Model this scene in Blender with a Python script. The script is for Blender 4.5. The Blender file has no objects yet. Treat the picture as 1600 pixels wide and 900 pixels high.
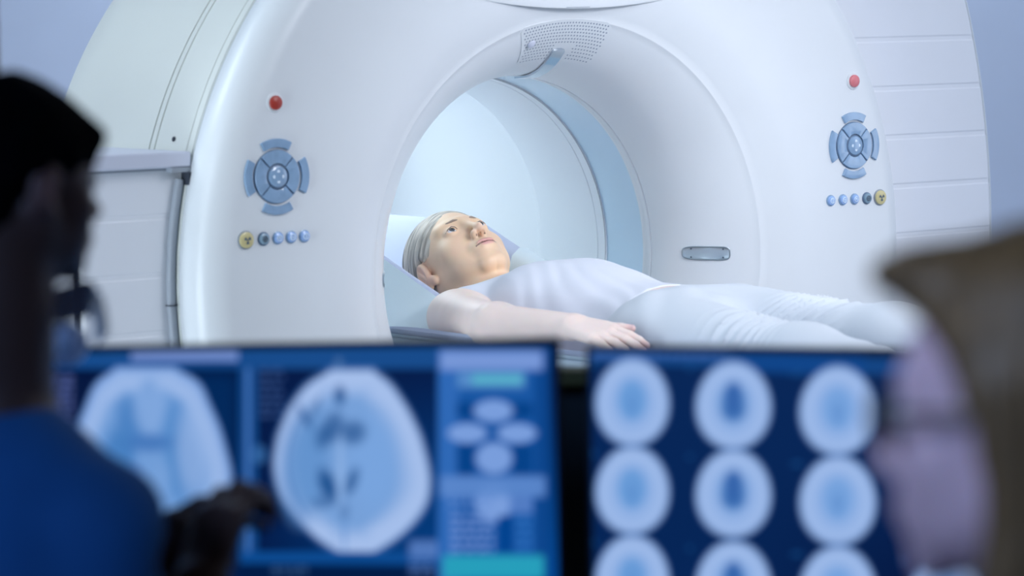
import bpy, math, random
import numpy as np
from mathutils import Matrix, Vector
random.seed(4); np.random.seed(4)
C = bpy.context.scene.collection
SC = bpy.context.scene
PI = math.pi
Z0 = 1.05                                   # height of the bore axis above the floor

# ------------------------------------------------------------------ camera
TH, PITCH, ROLL, F = 0.642, 0.088, -0.017, 5000.0
CAM = np.array([-3.631, -4.631, 0.482 + Z0])
fw = np.array([math.sin(TH)*math.cos(PITCH), math.cos(TH)*math.cos(PITCH), -math.sin(PITCH)])
r0 = np.array([math.cos(TH), -math.sin(TH), 0.0]); u0 = np.cross(r0, fw)
rt = math.cos(ROLL)*r0 + math.sin(ROLL)*u0
up = -math.sin(ROLL)*r0 + math.cos(ROLL)*u0
cd = bpy.data.cameras.new('camera'); cam = bpy.data.objects.new('camera', cd); C.objects.link(cam)
cam.matrix_world = Matrix(((rt[0], up[0], -fw[0], CAM[0]), (rt[1], up[1], -fw[1], CAM[1]), (rt[2], up[2], -fw[2], CAM[2]), (0, 0, 0, 1)))
cd.sensor_width = 36; cd.lens = F/1600*36; cd.clip_start = 0.05; cd.clip_end = 60
cd.dof.use_dof = True; cd.dof.focus_distance = 6.1; cd.dof.aperture_fstop = 3.3
SC.camera = cam
SC.view_settings.view_transform = 'Standard'; SC.view_settings.look = 'None'
SC.view_settings.gamma = 1; SC.view_settings.use_curve_mapping = False
SC.view_settings.exposure = 0.0

# ------------------------------------------------------------------ world, lamps and added fill lights
w = bpy.data.worlds.new('world'); SC.world = w; w.use_nodes = True
w.node_tree.nodes['Background'].inputs[0].default_value = (0.10, 0.22, 0.5, 1)
w.node_tree.nodes['Background'].inputs[1].default_value = 0.05

def at(x, y, d):                              # a photograph pixel at distance d along the view, as a world point
    return CAM + d*(fw + rt*(x-800)/F - up*(y-450)/F)
def proj(P):
    D = np.asarray(P) - CAM; z = D @ fw
    return 800 + F*(D @ rt)/z, 450 - F*(D @ up)/z
def rm(lat, dep, z):                          # the control room's own axes: sideways, away, up
    return Vector((CAM[0] + dep*math.sin(TH) + lat*math.cos(TH), CAM[1] + dep*math.cos(TH) - lat*math.sin(TH), z))
ROOM = Matrix.Translation((CAM[0], CAM[1], 0)) @ Matrix.Rotation(-TH, 4, 'Z')   # x lat, y depth

def area(name, loc, tgt, sx, sy, power, col=(0.80, 0.90, 1.0), spread=180):
    l = bpy.data.lights.new(name, 'AREA'); l.shape = 'RECTANGLE'; l.size = sx; l.size_y = sy
    l.energy = power; l.color = col; l.spread = math.radians(spread)
    o = bpy.data.objects.new(name, l); C.objects.link(o); o.location = loc
    o.rotation_euler = (Vector(tgt) - Vector(loc)).to_track_quat('-Z', 'Y').to_euler()
    return o
area('ceiling_lamp_front', (0.4, -2.1, 2.74), (0.4, -1.9, 0), 2.6, 1.6, 40, (0.85, 0.87, 0.96))
area('ceiling_lamp_side', (-2.0, 0.9, 2.7), (-0.9, 0.3, 1.0), 1.2, 1.2, 30)
area('ceiling_lamp_right', (2.0, -0.3, 2.7), (1.2, 0.1, 1.0), 1.2, 1.2, 11, (0.85, 0.90, 0.98))
area('ceiling_lamp_rear', (2.2, 2.6, 2.7), (2.2, 3.0, 0.0), 2.4, 1.2, 62)
area('fill_left_of_window', rm(-1.5, 4.15, 1.4), (-0.5, 0, 0.9), 0.9, 1.6, 16)  # unseen fill light added for the ring's left rim and the arm
area('fill_low_left', rm(-1.5, 4.15, 0.7), (-0.6, 0, 0.8), 0.9, 0.8, 18)  # low fill added to lift the lower left of the cover
area('fill_right', rm(3.6, 6.0, 1.5), (0.6, 0, 1.0), 1.0, 1.8, 11, (0.85, 0.90, 0.98))  # fill light added from the right for the wing panel
area('fill_over_window', rm(1.6, 4.15, 2.3), (0.0, 0, 1.10), 0.9, 0.5, 4.6, (0.88, 0.89, 0.96), 46)  # narrow fill added to grade the front face darker to the left
area('fill_control_room', rm(-1.5, 0.3, 2.5), rm(-0.3, 2.9, 0.9), 0.8, 0.8, 34, (0.30, 0.52, 1.0))  # blue fill added for the man's tunic and hands
area('fill_woman_head', rm(-0.75, 1.35, 2.15), rm(0.30, 2.1, 1.35), 0.35, 0.35, 1.35, (0.62, 0.74, 1.0), 60)  # small fill added for the woman's hair and cheek

# ------------------------------------------------------------------ materials
def mat(name, col, rough=0.5, metal=0.0, spec=0.5, noise=0.0, scale=8.0, bump=0.0, bscale=40.0, vcol=False, coat=0.0, sss=0.0, stretch=None):
    m = bpy.data.materials.new(name); m.use_nodes = True; nt = m.node_tree; b = nt.nodes['Principled BSDF']
    b.inputs['Base Color'].default_value = (*col, 1); b.inputs['Roughness'].default_value = rough
    b.inputs['Metallic'].default_value = metal; b.inputs['Specular IOR Level'].default_value = spec
    if coat: b.inputs['Coat Weight'].default_value = coat; b.inputs['Coat Roughness'].default_value = 0.08
    if sss:
        b.inputs['Subsurface Weight'].default_value = sss; b.inputs['Subsurface Radius'].default_value = (0.01, 0.004, 0.002)
        b.inputs['Subsurface Scale'].default_value = 0.6
    tc = nt.nodes.new('ShaderNodeTexCoord'); mp = nt.nodes.new('ShaderNodeMapping')
    nt.links.new(tc.outputs['Object'], mp.inputs[0])
    if stretch: mp.inputs['Scale'].default_value = stretch
    n = nt.nodes.new('ShaderNodeTexNoise'); n.inputs['Scale'].default_value = scale; n.inputs['Detail'].default_value = 3
    nt.links.new(mp.outputs[0], n.inputs['Vector'])
    mx = nt.nodes.new('ShaderNodeMix'); mx.data_type = 'RGBA'; mx.blend_type = 'MULTIPLY'
    rp = nt.nodes.new('ShaderNodeMapRange'); rp.inputs['From Min'].default_value = 0.3; rp.inputs['From Max'].default_value = 0.7
    rp.inputs['To Min'].default_value = 1 - noise; rp.inputs['To Max'].default_value = 1
    nt.links.new(n.outputs['Fac'], rp.inputs['Value'])
    mx.inputs[0].default_value = 1.0
    nt.links.new(rp.outputs[0], mx.inputs[7])
    if vcol:
        a = nt.nodes.new('ShaderNodeAttribute'); a.attribute_name = 'Col'; nt.links.new(a.outputs['Color'], mx.inputs[6])
    else: mx.inputs[6].default_value = (*col, 1)
    nt.links.new(mx.outputs[2], b.inputs['Base Color'])
    if bump:
        n2 = nt.nodes.new('ShaderNodeTexNoise'); n2.inputs['Scale'].default_value = bscale; n2.inputs['Detail'].default_value = 4
        nt.links.new(mp.outputs[0], n2.inputs['Vector'])
        bp = nt.nodes.new('ShaderNodeBump'); bp.inputs['Strength'].default_value = bump; bp.inputs['Distance'].default_value = 0.003
        nt.links.new(n2.outputs['Fac'], bp.inputs['Height']); nt.links.new(bp.outputs[0], b.inputs['Normal'])
    return m
M = {}
M['cover'] = mat('white_cover', (0.80, 0.84, 0.86), 0.32, noise=0.02)
M['side'] = mat('warm_lit_cover', (0.76, 0.79, 0.74), 0.35, noise=0.02)  # warm light reflected on the drum side is put into this base colour
M['panel'] = mat('panel_cover', (0.84, 0.87, 0.92), 0.4, noise=0.02)
M['lid'] = mat('lid_cover', (0.66, 0.69, 0.80), 0.4, noise=0.02)
M['bore'] = mat('bore_liner', (0.88, 0.93, 0.96), 0.35, noise=0.01)
M['window'] = mat('scan_window_film', (0.66, 0.85, 0.98), 0.25, noise=0.05)
M['gasket'] = mat('grey_gasket', (0.32, 0.36, 0.41), 0.45)
M['dark'] = mat('dark_gap', (0.03, 0.04, 0.06), 0.6)
M['chrome'] = mat('brushed_chrome', (0.62, 0.68, 0.74), 0.12, metal=1.0)
M['grip'] = mat('grip_metal', (0.42, 0.50, 0.55), 0.28, metal=0.7)
M['hole'] = mat('perforation', (0.28, 0.34, 0.42), 0.7)
M['red'] = mat('red_button', (0.42, 0.045, 0.03), 0.35)
M['pink'] = mat('pale_red_button', (0.75, 0.22, 0.24), 0.35)
M['key'] = mat('blue_key', (0.30, 0.46, 0.66), 0.2, coat=0.6, noise=0.15, scale=60)
M['keyline'] = mat('key_gap', (0.13, 0.20, 0.30), 0.5)
M['keylight'] = mat('bright_key', (0.34, 0.52, 0.86), 0.2, coat=0.6)
M['keygrey'] = mat('grey_key', (0.25, 0.38, 0.48), 0.3, coat=0.4)
M['yellow'] = mat('yellow_key', (0.68, 0.60, 0.30), 0.3, coat=0.3)
M['icon'] = mat('icon_white', (0.75, 0.88, 1.0), 0.4)
M['icondark'] = mat('icon_dark', (0.10, 0.14, 0.18), 0.5)
M['skin'] = mat('skin', (0.7, 0.5, 0.42), 0.42, vcol=True, noise=0.06, scale=25, bump=0.05, bscale=300, sss=0.15)
M['hair'] = mat('blonde_hair', (0.82, 0.75, 0.64), 0.38, noise=0.75, scale=1.0, bump=0.7, bscale=1.3, stretch=(30, 170, 9))
M['brow'] = mat('brow_hair', (0.34, 0.26, 0.21), 0.7)
M['eye'] = mat('eye_white', (0.80, 0.80, 0.82), 0.15)
M['iris'] = mat('iris', (0.09, 0.10, 0.11), 0.1, coat=1)
M['pupil'] = mat('pupil', (0.01, 0.01, 0.015), 0.1)
M['top'] = mat('white_jersey', (0.74, 0.77, 0.84), 0.85, bump=0.15, bscale=500)
M['trousers'] = mat('white_trousers', (0.64, 0.69, 0.74), 0.85, bump=0.15, bscale=400)
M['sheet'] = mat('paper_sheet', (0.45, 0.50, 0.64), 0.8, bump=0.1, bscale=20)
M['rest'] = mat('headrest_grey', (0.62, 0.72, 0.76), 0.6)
M['pillow'] = mat('pillow_cloth', (0.76, 0.80, 0.92), 0.85, bump=0.3, bscale=25)
M['table'] = mat('table_shell', (0.13, 0.20, 0.27), 0.35)
M['tablelight'] = mat('table_edge', (0.36, 0.45, 0.52), 0.35)
M['pedestal'] = mat('pedestal_cover', (0.70, 0.74, 0.80), 0.4)
M['wall'] = mat('exam_wall', (0.60, 0.66, 0.80), 0.8, noise=0.03)
M['ceil'] = mat('exam_ceiling', (0.8, 0.84, 0.88), 0.9)
M['floor'] = mat('exam_floor', (0.45, 0.52, 0.60), 0.4, noise=0.08)
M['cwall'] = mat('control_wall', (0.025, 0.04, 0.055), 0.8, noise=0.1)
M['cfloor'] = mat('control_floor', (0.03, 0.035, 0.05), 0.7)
M['sill'] = mat('olive_sill', (0.13, 0.13, 0.045), 0.6)
M['bezel'] = mat('monitor_plastic', (0.012, 0.018, 0.03), 0.4)
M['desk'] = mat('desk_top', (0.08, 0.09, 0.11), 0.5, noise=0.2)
M['darkhair'] = mat('dark_hair', (0.003, 0.0035, 0.005), 0.95, spec=0.05, noise=0.5, scale=1, stretch=(60, 60, 20), bump=0.6, bscale=2)
M['brownhair'] = mat('brown_hair', (0.17, 0.105, 0.045), 0.5, noise=0.6, scale=1, stretch=(90, 90, 14), bump=0.6, bscale=2)
M['scrubs'] = mat('blue_scrubs', (0.015, 0.16, 0.48), 0.85, noise=0.2, bump=0.2)
M['darkcloth'] = mat('dark_cloth', (0.02, 0.03, 0.06), 0.9)
M['navy'] = mat('navy_cloth', (0.02, 0.04, 0.12), 0.85)
M['collar'] = mat('pale_collar', (0.75, 0.85, 0.95), 0.7)
M['frame'] = mat('glasses_frame', (0.02, 0.02, 0.03), 0.3)
M['cam'] = mat('ball_shell', (0.62, 0.74, 1.0), 0.35)
M['black'] = mat('black_rubber', (0.01, 0.01, 0.012), 0.6)

def pane_mat(name, tint, refl=1.0):
    m = bpy.data.materials.new(name); m.use_nodes = True; nt = m.node_tree; nt.nodes.clear()
    o = nt.nodes.new('ShaderNodeOutputMaterial'); t = nt.nodes.new('ShaderNodeBsdfTransparent'); g = nt.nodes.new('ShaderNodeBsdfGlossy')
    fr = nt.nodes.new('ShaderNodeFresnel'); fr.inputs[0].default_value = 1.25 if refl < 1 else 1.45
    t.inputs[0].default_value = (*tint, 1); g.inputs['Roughness'].default_value = 0.02
    mx = nt.nodes.new('ShaderNodeMixShader'); nt.links.new(fr.outputs[0], mx.inputs[0]); nt.links.new(t.outputs[0], mx.inputs[1])
    nt.links.new(g.outputs[0], mx.inputs[2]); nt.links.new(mx.outputs[0], o.inputs[0])
    return m
M['pane'] = pane_mat('window_glass', (0.985, 0.99, 0.995), 0.5)
M['lens'] = pane_mat('lens_glass', (0.72, 0.84, 0.95))

def emit_mat(name, strength, col=None):
    m = bpy.data.materials.new(name); m.use_nodes = True; nt = m.node_tree; b = nt.nodes['Principled BSDF']
    b.inputs['Base Color'].default_value = (0.005, 0.005, 0.008, 1); b.inputs['Roughness'].default_value = 0.35
    b.inputs['Emission Strength'].default_value = strength
    if col: b.inputs['Emission Color'].default_value = (*col, 1)
    else:
        a = nt.nodes.new('ShaderNodeAttribute'); a.attribute_name = 'Col'; nt.links.new(a.outputs['Color'], b.inputs['Emission Color'])
    return m
M['screen'] = emit_mat('screen_image', 1.0)
M['borefill'] = emit_mat('bore_fill_glow', 5.5, (0.85, 0.95, 1.0))  # glow of the strip added to brighten the bore

# ------------------------------------------------------------------ object helpers
def tag(o, label=None, cat=None, group=None, kind=None):
    if label: o['label'] = label
    if cat: o['category'] = cat
    if group: o['group'] = group
    if kind: o['kind'] = kind
    return o
def empty(name, mw, label=None, cat=None, group=None):
    o = bpy.data.objects.new(name, None); C.objects.link(o); o.matrix_world = mw; o.empty_display_size = 0.1
    return tag(o, label, cat, group)
def make(name, V, Fc, m, parent=None, smooth=True, auto=None, label=None, local=None):
    me = bpy.data.meshes.new(name)
    V = np.asarray(V, dtype=np.float32); Fc = [tuple(int(i) for i in f) for f in Fc] if not isinstance(Fc, np.ndarray) else Fc
    if isinstance(Fc, np.ndarray):
        me.vertices.add(len(V)); me.vertices.foreach_set('co', V.ravel())
        me.loops.add(Fc.size); me.loops.foreach_set('vertex_index', Fc.ravel().astype(np.int32))
        me.polygons.add(len(Fc)); me.polygons.foreach_set('loop_start', np.arange(0, Fc.size, Fc.shape[1], dtype=np.int32))
        me.update(calc_edges=True)
    else: me.from_pydata([tuple(v) for v in V.tolist()], [], Fc); me.update()
    if smooth: me.shade_smooth()
    if auto is not None: me.set_sharp_from_angle(angle=math.radians(auto))
    me.materials.append(M[m] if isinstance(m, str) else m)
    o = bpy.data.objects.new(name, me); C.objects.link(o)
    if parent: o.parent = parent
    if local is not None: o.matrix_local = local
    if label: o['label'] = label
    return o
class B:                                       # collects boxes, tubes and so on into one mesh
    def __init__(s): s.V = []; s.F = []
    def add(s, V, Fc, T=None):
        n = len(s.V); V = [Vector(v) for v in V]
        if T is not None: V = [T @ v for v in V]
        s.V += [tuple(v) for v in V]; s.F += [tuple(n+i for i in f) for f in Fc]; return s
    def box(s, lo, hi, T=None):
        x0, y0, z0 = lo; x1, y1, z1 = hi
        V = [(x0,y0,z0),(x1,y0,z0),(x1,y1,z0),(x0,y1,z0),(x0,y0,z1),(x1,y0,z1),(x1,y1,z1),(x0,y1,z1)]
        return s.add(V, [(0,3,2,1),(4,5,6,7),(0,1,5,4),(1,2,6,5),(2,3,7,6),(3,0,4,7)], T)
    def loft(s, loops, cap=True, close=True, T=None):
        n = len(loops[0]); V = [p for l in loops for p in l]; Fc = []
        for i in range(len(loops)-1):
            for j in range(n if close else n-1):
                k = (j+1) % n; Fc.append((i*n+j, i*n+k, (i+1)*n+k, (i+1)*n+j))
        if cap: Fc.append(tuple(range(n))[::-1]); Fc.append(tuple((len(loops)-1)*n+i for i in range(n)))
        return s.add(V, Fc, T)
    def tube(s, pts, r, n=12, T=None):
        pts = [Vector(p) for p in pts]; loops = []; ref = None
        rs = r if hasattr(r, '__len__') else [r]*len(pts)
        for i, p in enumerate(pts):
            d = (pts[min(i+1, len(pts)-1)] - pts[max(i-1, 0)]).normalized()
            a = Vector((0,0,1)) if ref is None else ref
            if abs(d.dot(a)) > 0.95: a = Vector((0,1,0)) if abs(d.y) < 0.9 else Vector((1,0,0))
            u = d.cross(a).normalized(); v = u.cross(d).normalized(); ref = v
            loops.append([p + (u*math.cos(2*PI*k/n) + v*math.sin(2*PI*k/n))*rs[i] for k in range(n)])
        return s.loft(loops, T=T)
    def disc(s, c, ax, r, h, n=32, dome=0.0, T=None):   # short cylinder with a soft edge, rising h along ax
        ax = Vector(ax).normalized(); a = Vector((0,0,1)) if abs(ax.z) < 0.9 else Vector((1,0,0))
        u = ax.cross(a).normalized(); v = ax.cross(u); c = Vector(c); e = min(h*0.4, r*0.25)
        ring = lambda rr, t: [c + ax*t + (u*math.cos(2*PI*k/n) + v*math.sin(2*PI*k/n))*rr for k in range(n)]
        return s.loft([ring(r, 0), ring(r, h-e), ring(r-e*0.3, h-e*0.3), ring(r-e, h), ring(r*0.5, h+dome*0.8), ring(r*0.05, h+dome)], T=T)
    def build(s, name, m, parent=None, smooth=True, auto=35, bevel=0, label=None, local=None):
        o = make(name, s.V, s.F, m, parent, smooth, auto, label, local)
        if bevel:
            b = o.modifiers.new('bevel', 'BEVEL'); b.width = bevel; b.segments = 3; b.limit_method = 'ANGLE'; b.angle_limit = math.radians(40)
            b.harden_normals = False
        return o
def lathe(name, prof, m, parent, n=256, label=None, a0=0.0, a1=2*PI, auto=50):
    """revolve (r, y) about the bore axis"""
    full = abs(a1-a0-2*PI) < 1e-6; k = n if full else n+1
    an = np.linspace(a0, a1, n+1)[:k]; V = []; Fc = []
    for r, y in prof:
        for a in an: V.append((r*math.sin(a), y, r*math.cos(a)))
    for i in range(len(prof)-1):
        for j in range(n):
            q = (j+1) % k if full else j+1
            Fc.append((i*k+j, i*k+q, (i+1)*k+q, (i+1)*k+j))
    return make(name, V, Fc, m, parent, True, auto, label)

# ------------------------------------------------------------------ solid modelling by distance fields
def ell(P, c, r, R=None):
    p = P - np.asarray(c, np.float32)
    if R is not None: p = p @ np.asarray(R, np.float32)
    r = np.asarray(r, np.float32); k0 = np.sqrt(((p/r)**2).sum(1)) + 1e-9; k1 = np.sqrt(((p/(r*r))**2).sum(1)) + 1e-9
    return k0*(k0-1)/k1
def rc(P, a, b, ra, rb):
    a = np.asarray(a, np.float32); b = np.asarray(b, np.float32); ba = b-a
    t = np.clip(((P-a) @ ba)/max(float(ba @ ba), 1e-9), 0, 1)
    return np.sqrt(((P-a-t[:, None]*ba)**2).sum(1)) - (ra + (rb-ra)*t)
def smin(a, b, k):
    h = np.clip(0.5+0.5*(b-a)/k, 0, 1); return b*(1-h)+a*h-k*h*(1-h)
def smax(a, b, k): return -smin(-a, -b, k)
def sst(e0, e1, x):
    t = np.clip((x-e0)/(e1-e0), 0, 1); return t*t*(3-2*t)
def near(P, c, R, fn):
    d = np.sqrt(((P-np.asarray(c, np.float32))**2).sum(1)) - R
    out = np.maximum(d, 0.0) + 0.03; m = d < 0.04
    if m.any(): out[m] = fn(P[m])
    return out
def sdf_mesh(f, lo, hi, h, margin=1.5):
    lo = np.asarray(lo, np.float64); Bk = 8
    nb = np.ceil((np.asarray(hi)-lo)/(h*Bk)).astype(int); n = nb*Bk
    gi = np.stack(np.meshgrid(*[np.arange(k) for k in nb], indexing='ij'), -1).reshape(-1, 3)
    cen = (lo + (gi+0.5)*Bk*h).astype(np.float32)
    fb = f(cen); act = np.abs(fb) < 0.87*Bk*h*margin
    sg = np.where(fb < 0, -1, 1).astype(np.float32).reshape(nb)
    Fv = np.ones(n+1, np.float32)
    Fv[:-1, :-1, :-1] = np.repeat(np.repeat(np.repeat(sg, Bk, 0), Bk, 1), Bk, 2)
    mk = np.zeros(n+1, bool)
    for g in gi[act]*Bk: mk[g[0]:g[0]+Bk+1, g[1]:g[1]+Bk+1, g[2]:g[2]+Bk+1] = True
    idx = np.flatnonzero(mk.ravel()); flat = Fv.reshape(-1)
    for s in range(0, len(idx), 400000):
        ii = idx[s:s+400000]; c = np.stack(np.unravel_index(ii, mk.shape), 1)
        flat[ii] = f((lo + c*h).astype(np.float32))
    Fv = flat.reshape(n+1); S = Fv < 0
    cnt = np.zeros(n, np.int8)
    for a in (0, 1):
        for b in (0, 1):
            for c in (0, 1): cnt += S[a:n[0]+a, b:n[1]+b, c:n[2]+c]
    cells = np.argwhere((cnt > 0) & (cnt < 8)); vid = np.full(n, -1, np.int32); vid[tuple(cells.T)] = np.arange(len(cells))
    cor = [(a, b, c) for a in (0, 1) for b in (0, 1) for c in (0, 1)]
    val = {k: Fv[cells[:, 0]+k[0], cells[:, 1]+k[1], cells[:, 2]+k[2]] for k in cor}
    acc = np.zeros((len(cells), 3)); num = np.zeros(len(cells))
    for k in cor:
        for ax in range(3):
            if k[ax] == 0:
                k2 = list(k); k2[ax] = 1; k2 = tuple(k2); v0, v1 = val[k], val[k2]; m = (v0 < 0) != (v1 < 0)
                t = np.where(m, v0/np.where(m, v0-v1, 1), 0)
                p = np.tile(np.array(k, float), (len(cells), 1)); p[:, ax] = t
                acc[m] += p[m]; num[m] += 1
    V = lo + (cells + acc/num[:, None])*h
    Q = []
    for ax in range(3):
        b, c = [(1, 2), (2, 0), (0, 1)][ax]
        sl0 = [slice(1, n[i]) for i in range(3)]; sl1 = list(sl0); sl0[ax] = slice(0, n[ax]); sl1[ax] = slice(1, n[ax]+1)
        ch = S[tuple(sl0)] != S[tuple(sl1)]; e = np.argwhere(ch)
        off = np.ones(3, int); off[ax] = 0; e = e + off
        eb = np.zeros(3, int); eb[b] = 1; ec = np.zeros(3, int); ec[c] = 1
        q = np.stack([vid[tuple(e.T)], vid[tuple((e-eb).T)], vid[tuple((e-eb-ec).T)], vid[tuple((e-ec).T)]], 1)
        ins = S[tuple(e.T)]
        q[~ins] = q[~ins][:, ::-1]; Q.append(q)
    Q = np.concatenate(Q); Q = Q[(Q >= 0).all(1)]
    return V.astype(np.float32), Q.astype(np.int32)
def setcol(o, cols):
    a = o.data.color_attributes.new('Col', 'FLOAT_COLOR', 'POINT')
    c = np.ones((len(cols), 4), np.float32); c[:, :3] = cols; a.data.foreach_set('color', c.ravel())
def sculpt(name, f, lo, hi, h, m, parent=None, col=None, label=None, smooth=1):
    V, Q = sdf_mesh(f, lo, hi, h)
    o = make(name, V, Q, m, parent, label=label)
    if col is not None: setcol(o, col(V))
    if smooth:
        md = o.modifiers.new('smooth', 'SMOOTH'); md.factor = 0.5; md.iterations = smooth
    return o

# ================================================================== THE SETTING
def struct(b, name, m, T=ROOM, **k):
    o = b.build(name, m, None, smooth=False, **k); o.matrix_world = T; return tag(o, kind='structure')
PD = 3.90                                       # the partition with the window stands this far off
struct(B().box((-3.6, PD+0.0, -0.1), (3.8, 9.6, 0)), 'floor', 'floor')
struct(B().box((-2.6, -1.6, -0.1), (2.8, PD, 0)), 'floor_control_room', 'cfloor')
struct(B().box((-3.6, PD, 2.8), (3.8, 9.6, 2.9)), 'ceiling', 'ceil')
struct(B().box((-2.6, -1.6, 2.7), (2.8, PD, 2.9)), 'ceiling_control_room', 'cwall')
struct(B().box((-3.6, 9.6, 0), (3.8, 9.7, 2.9)), 'wall_back', 'wall')
struct(B().box((-3.7, PD+0.12, 0), (-3.6, 9.7, 2.9)), 'wall_left', 'wall')
struct(B().box((3.8, PD+0.12, 0), (3.9, 9.7, 2.9)), 'wall_right', 'wall')
WL, WR, WB, WT = -0.647, 2.1, 1.075, 2.15
pw = B()
pw.box((-3.7, PD, 0), (WL, PD+0.12, 2.9)); pw.box((WR, PD, 0), (3.9, PD+0.12, 2.9))
pw.box((WL, PD, 0), (WR, PD+0.12, WB)); pw.box((WL, PD, WT), (WR, PD+0.12, 2.9))
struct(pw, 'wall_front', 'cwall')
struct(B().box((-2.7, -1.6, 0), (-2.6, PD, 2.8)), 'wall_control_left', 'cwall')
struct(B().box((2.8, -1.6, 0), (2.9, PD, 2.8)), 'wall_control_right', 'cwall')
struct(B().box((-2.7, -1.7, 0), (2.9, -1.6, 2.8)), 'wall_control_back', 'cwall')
wf = struct(B().box((WL, PD+0.01, WB), (WL+0.012, PD+0.11, WT)).box((WR-0.012, PD+0.01, WB), (WR, PD+0.11, WT)).box((WL+0.012, PD+0.01, WT-0.012), (WR-0.012, PD+0.11, WT)), 'window_1', 'bezel')
sl = B().box((WL-0.03, PD-0.05, WB-0.003), (WR+0.03, PD+0.0, WB+0.016)).build('window_sill', 'sill', None, smooth=False, bevel=0.003)
sl.matrix_world = ROOM; tag(sl, kind='structure')
gp = struct(B().box((WL+0.013, PD+0.055, WB+0.001), (WR-0.013, PD+0.061, WT-0.013)), 'window_pane', 'pane')

# ================================================================== THE SCANNER
G = empty('body_scanner', Matrix.Translation((0, 0, Z0)), 'large white ring-shaped medical scanner with round bore behind the lying woman', 'scanner')
def prof_y(r):                                   # depth of the front face at radius r
    if r >= 0.55: return 0.0
    t = max(0.0, (0.55-r)/0.20); return 0.22*(1-math.sqrt(max(0.0, 1-t*t)))
def groove(r, y, w, d):                          # a groove cut straight back
    return [(r+w, y), (r+w*0.6, y+d), (r-w*0.6, y+d), (r-w, y)]
pf = [(0.352, 0.262), (0.352, 0.252), (0.3495, 0.2495), (0.3495, 0.236), (0.3515, 0.2345), (0.3515, 0.2325), (0.35, 0.2315)]
for i in range(1, 31):
    t = i/30*PI/2; r = 0.55 - 0.20*math.cos(t); y = 0.22 - 0.22*math.sin(t)
    if 0.447 < r < 0.461: continue
    pf.append((r, y))
    if r < 0.447 and 0.55-0.20*math.cos((i+1)/30*PI/2) >= 0.447:
        pf += [(0.4515, prof_y(0.4515)), (0.4525, prof_y(0.4525)-0.0009), (0.4540, prof_y(0.4540)-0.0009), (0.4550, prof_y(0.4550))]
pf += [(0.60, 0), (0.66, 0), (0.72, 0), (0.762, 0.0)]
for i in range(1, 13):
    t = i/12*PI/2; pf.append((0.762 + 0.060*math.sin(t), 0.055*(1-math.cos(t))))
pf += [(0.822, 0.076), (0.818, 0.080)]
lathe('front_cover', pf, 'cover', G)
lathe('rim_seam', [(0.8185, 0.079), (0.8185, 0.086)], 'gasket', G)
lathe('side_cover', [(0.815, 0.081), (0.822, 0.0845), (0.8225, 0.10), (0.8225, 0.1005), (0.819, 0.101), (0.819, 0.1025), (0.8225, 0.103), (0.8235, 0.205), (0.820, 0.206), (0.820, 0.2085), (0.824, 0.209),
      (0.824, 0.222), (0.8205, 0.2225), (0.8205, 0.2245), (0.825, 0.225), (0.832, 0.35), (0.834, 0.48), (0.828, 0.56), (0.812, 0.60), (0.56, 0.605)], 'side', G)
lathe('scan_window', [(0.352, 0.2495), (0.3525, 0.30), (0.3525, 0.377)], 'window', G)
lathe('bore_liner', [(0.3525, 0.3765), (0.349, 0.3775), (0.3485, 0.40), (0.350, 0.4005), (0.350, 0.402), (0.3485, 0.4025), (0.3485, 0.585), (0.352, 0.597), (0.362, 0.603)], 'bore', G)
lathe('window_seam', [(0.3487, 0.3768), (0.3487, 0.3778)], 'dark', G)
lathe('rear_bore', [(0.362, 0.603), (0.372, 0.606), (0.378, 0.63), (0.385, 0.70), (0.39, 0.80), (0.39, 1.0), (0.39, 1.22), (0.41, 1.26), (0.44, 1.27)], 'bore', G)
lathe('rear_cover', [(0.56, 0.605), (0.50, 0.62), (0.495, 0.70), (0.49, 1.20), (0.475, 1.26), (0.44, 1.27)], 'panel', G)
lathe('bore_fill', [(0.3825, 0.645), (0.3805, 0.648), (0.3865, 1.197), (0.3885, 1.20)], 'borefill', G, n=40, a0=-0.75, a1=0.36, label='added glowing strip hidden inside the rear bore')  # unseen glowing strip, added to light the inside of the bore
# plinth under the rings
b = B()
for y0, y1, ww in ((0.10, 0.58, 0.62), (0.70, 1.15, 0.36)):
    loops = []
    for z, s in ((-Z0, 1.12), (-Z0+0.05, 1.12), (-0.75, 1.0), (-0.42, 0.9)):
        loops.append([(-ww*s, y0, z), (ww*s, y0, z), (ww*s, y1, z), (-ww*s, y1, z)])
    b.loft(loops)
b.build('plinth', 'panel', G, bevel=0.015)

# oval display hood above the bore
b = B(); loops = []
for (s, yy) in ((1.0, 0.004), (1.0, -0.0006), (0.985, -0.0014), (0.93, -0.0020)):
    loops.append([(0.0 + 0.42*s*math.cos(2*PI*k/96), yy, 0.595 + 0.12*s*math.sin(2*PI*k/96)) for k in range(96)])
b.loft(loops); b.build('display_hood', 'cover', G)
B().box((-0.035, -0.0016, 0.4765), (0.02, 0.0005, 0.4776)).build('hood_catch', 'gasket', G)

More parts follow.
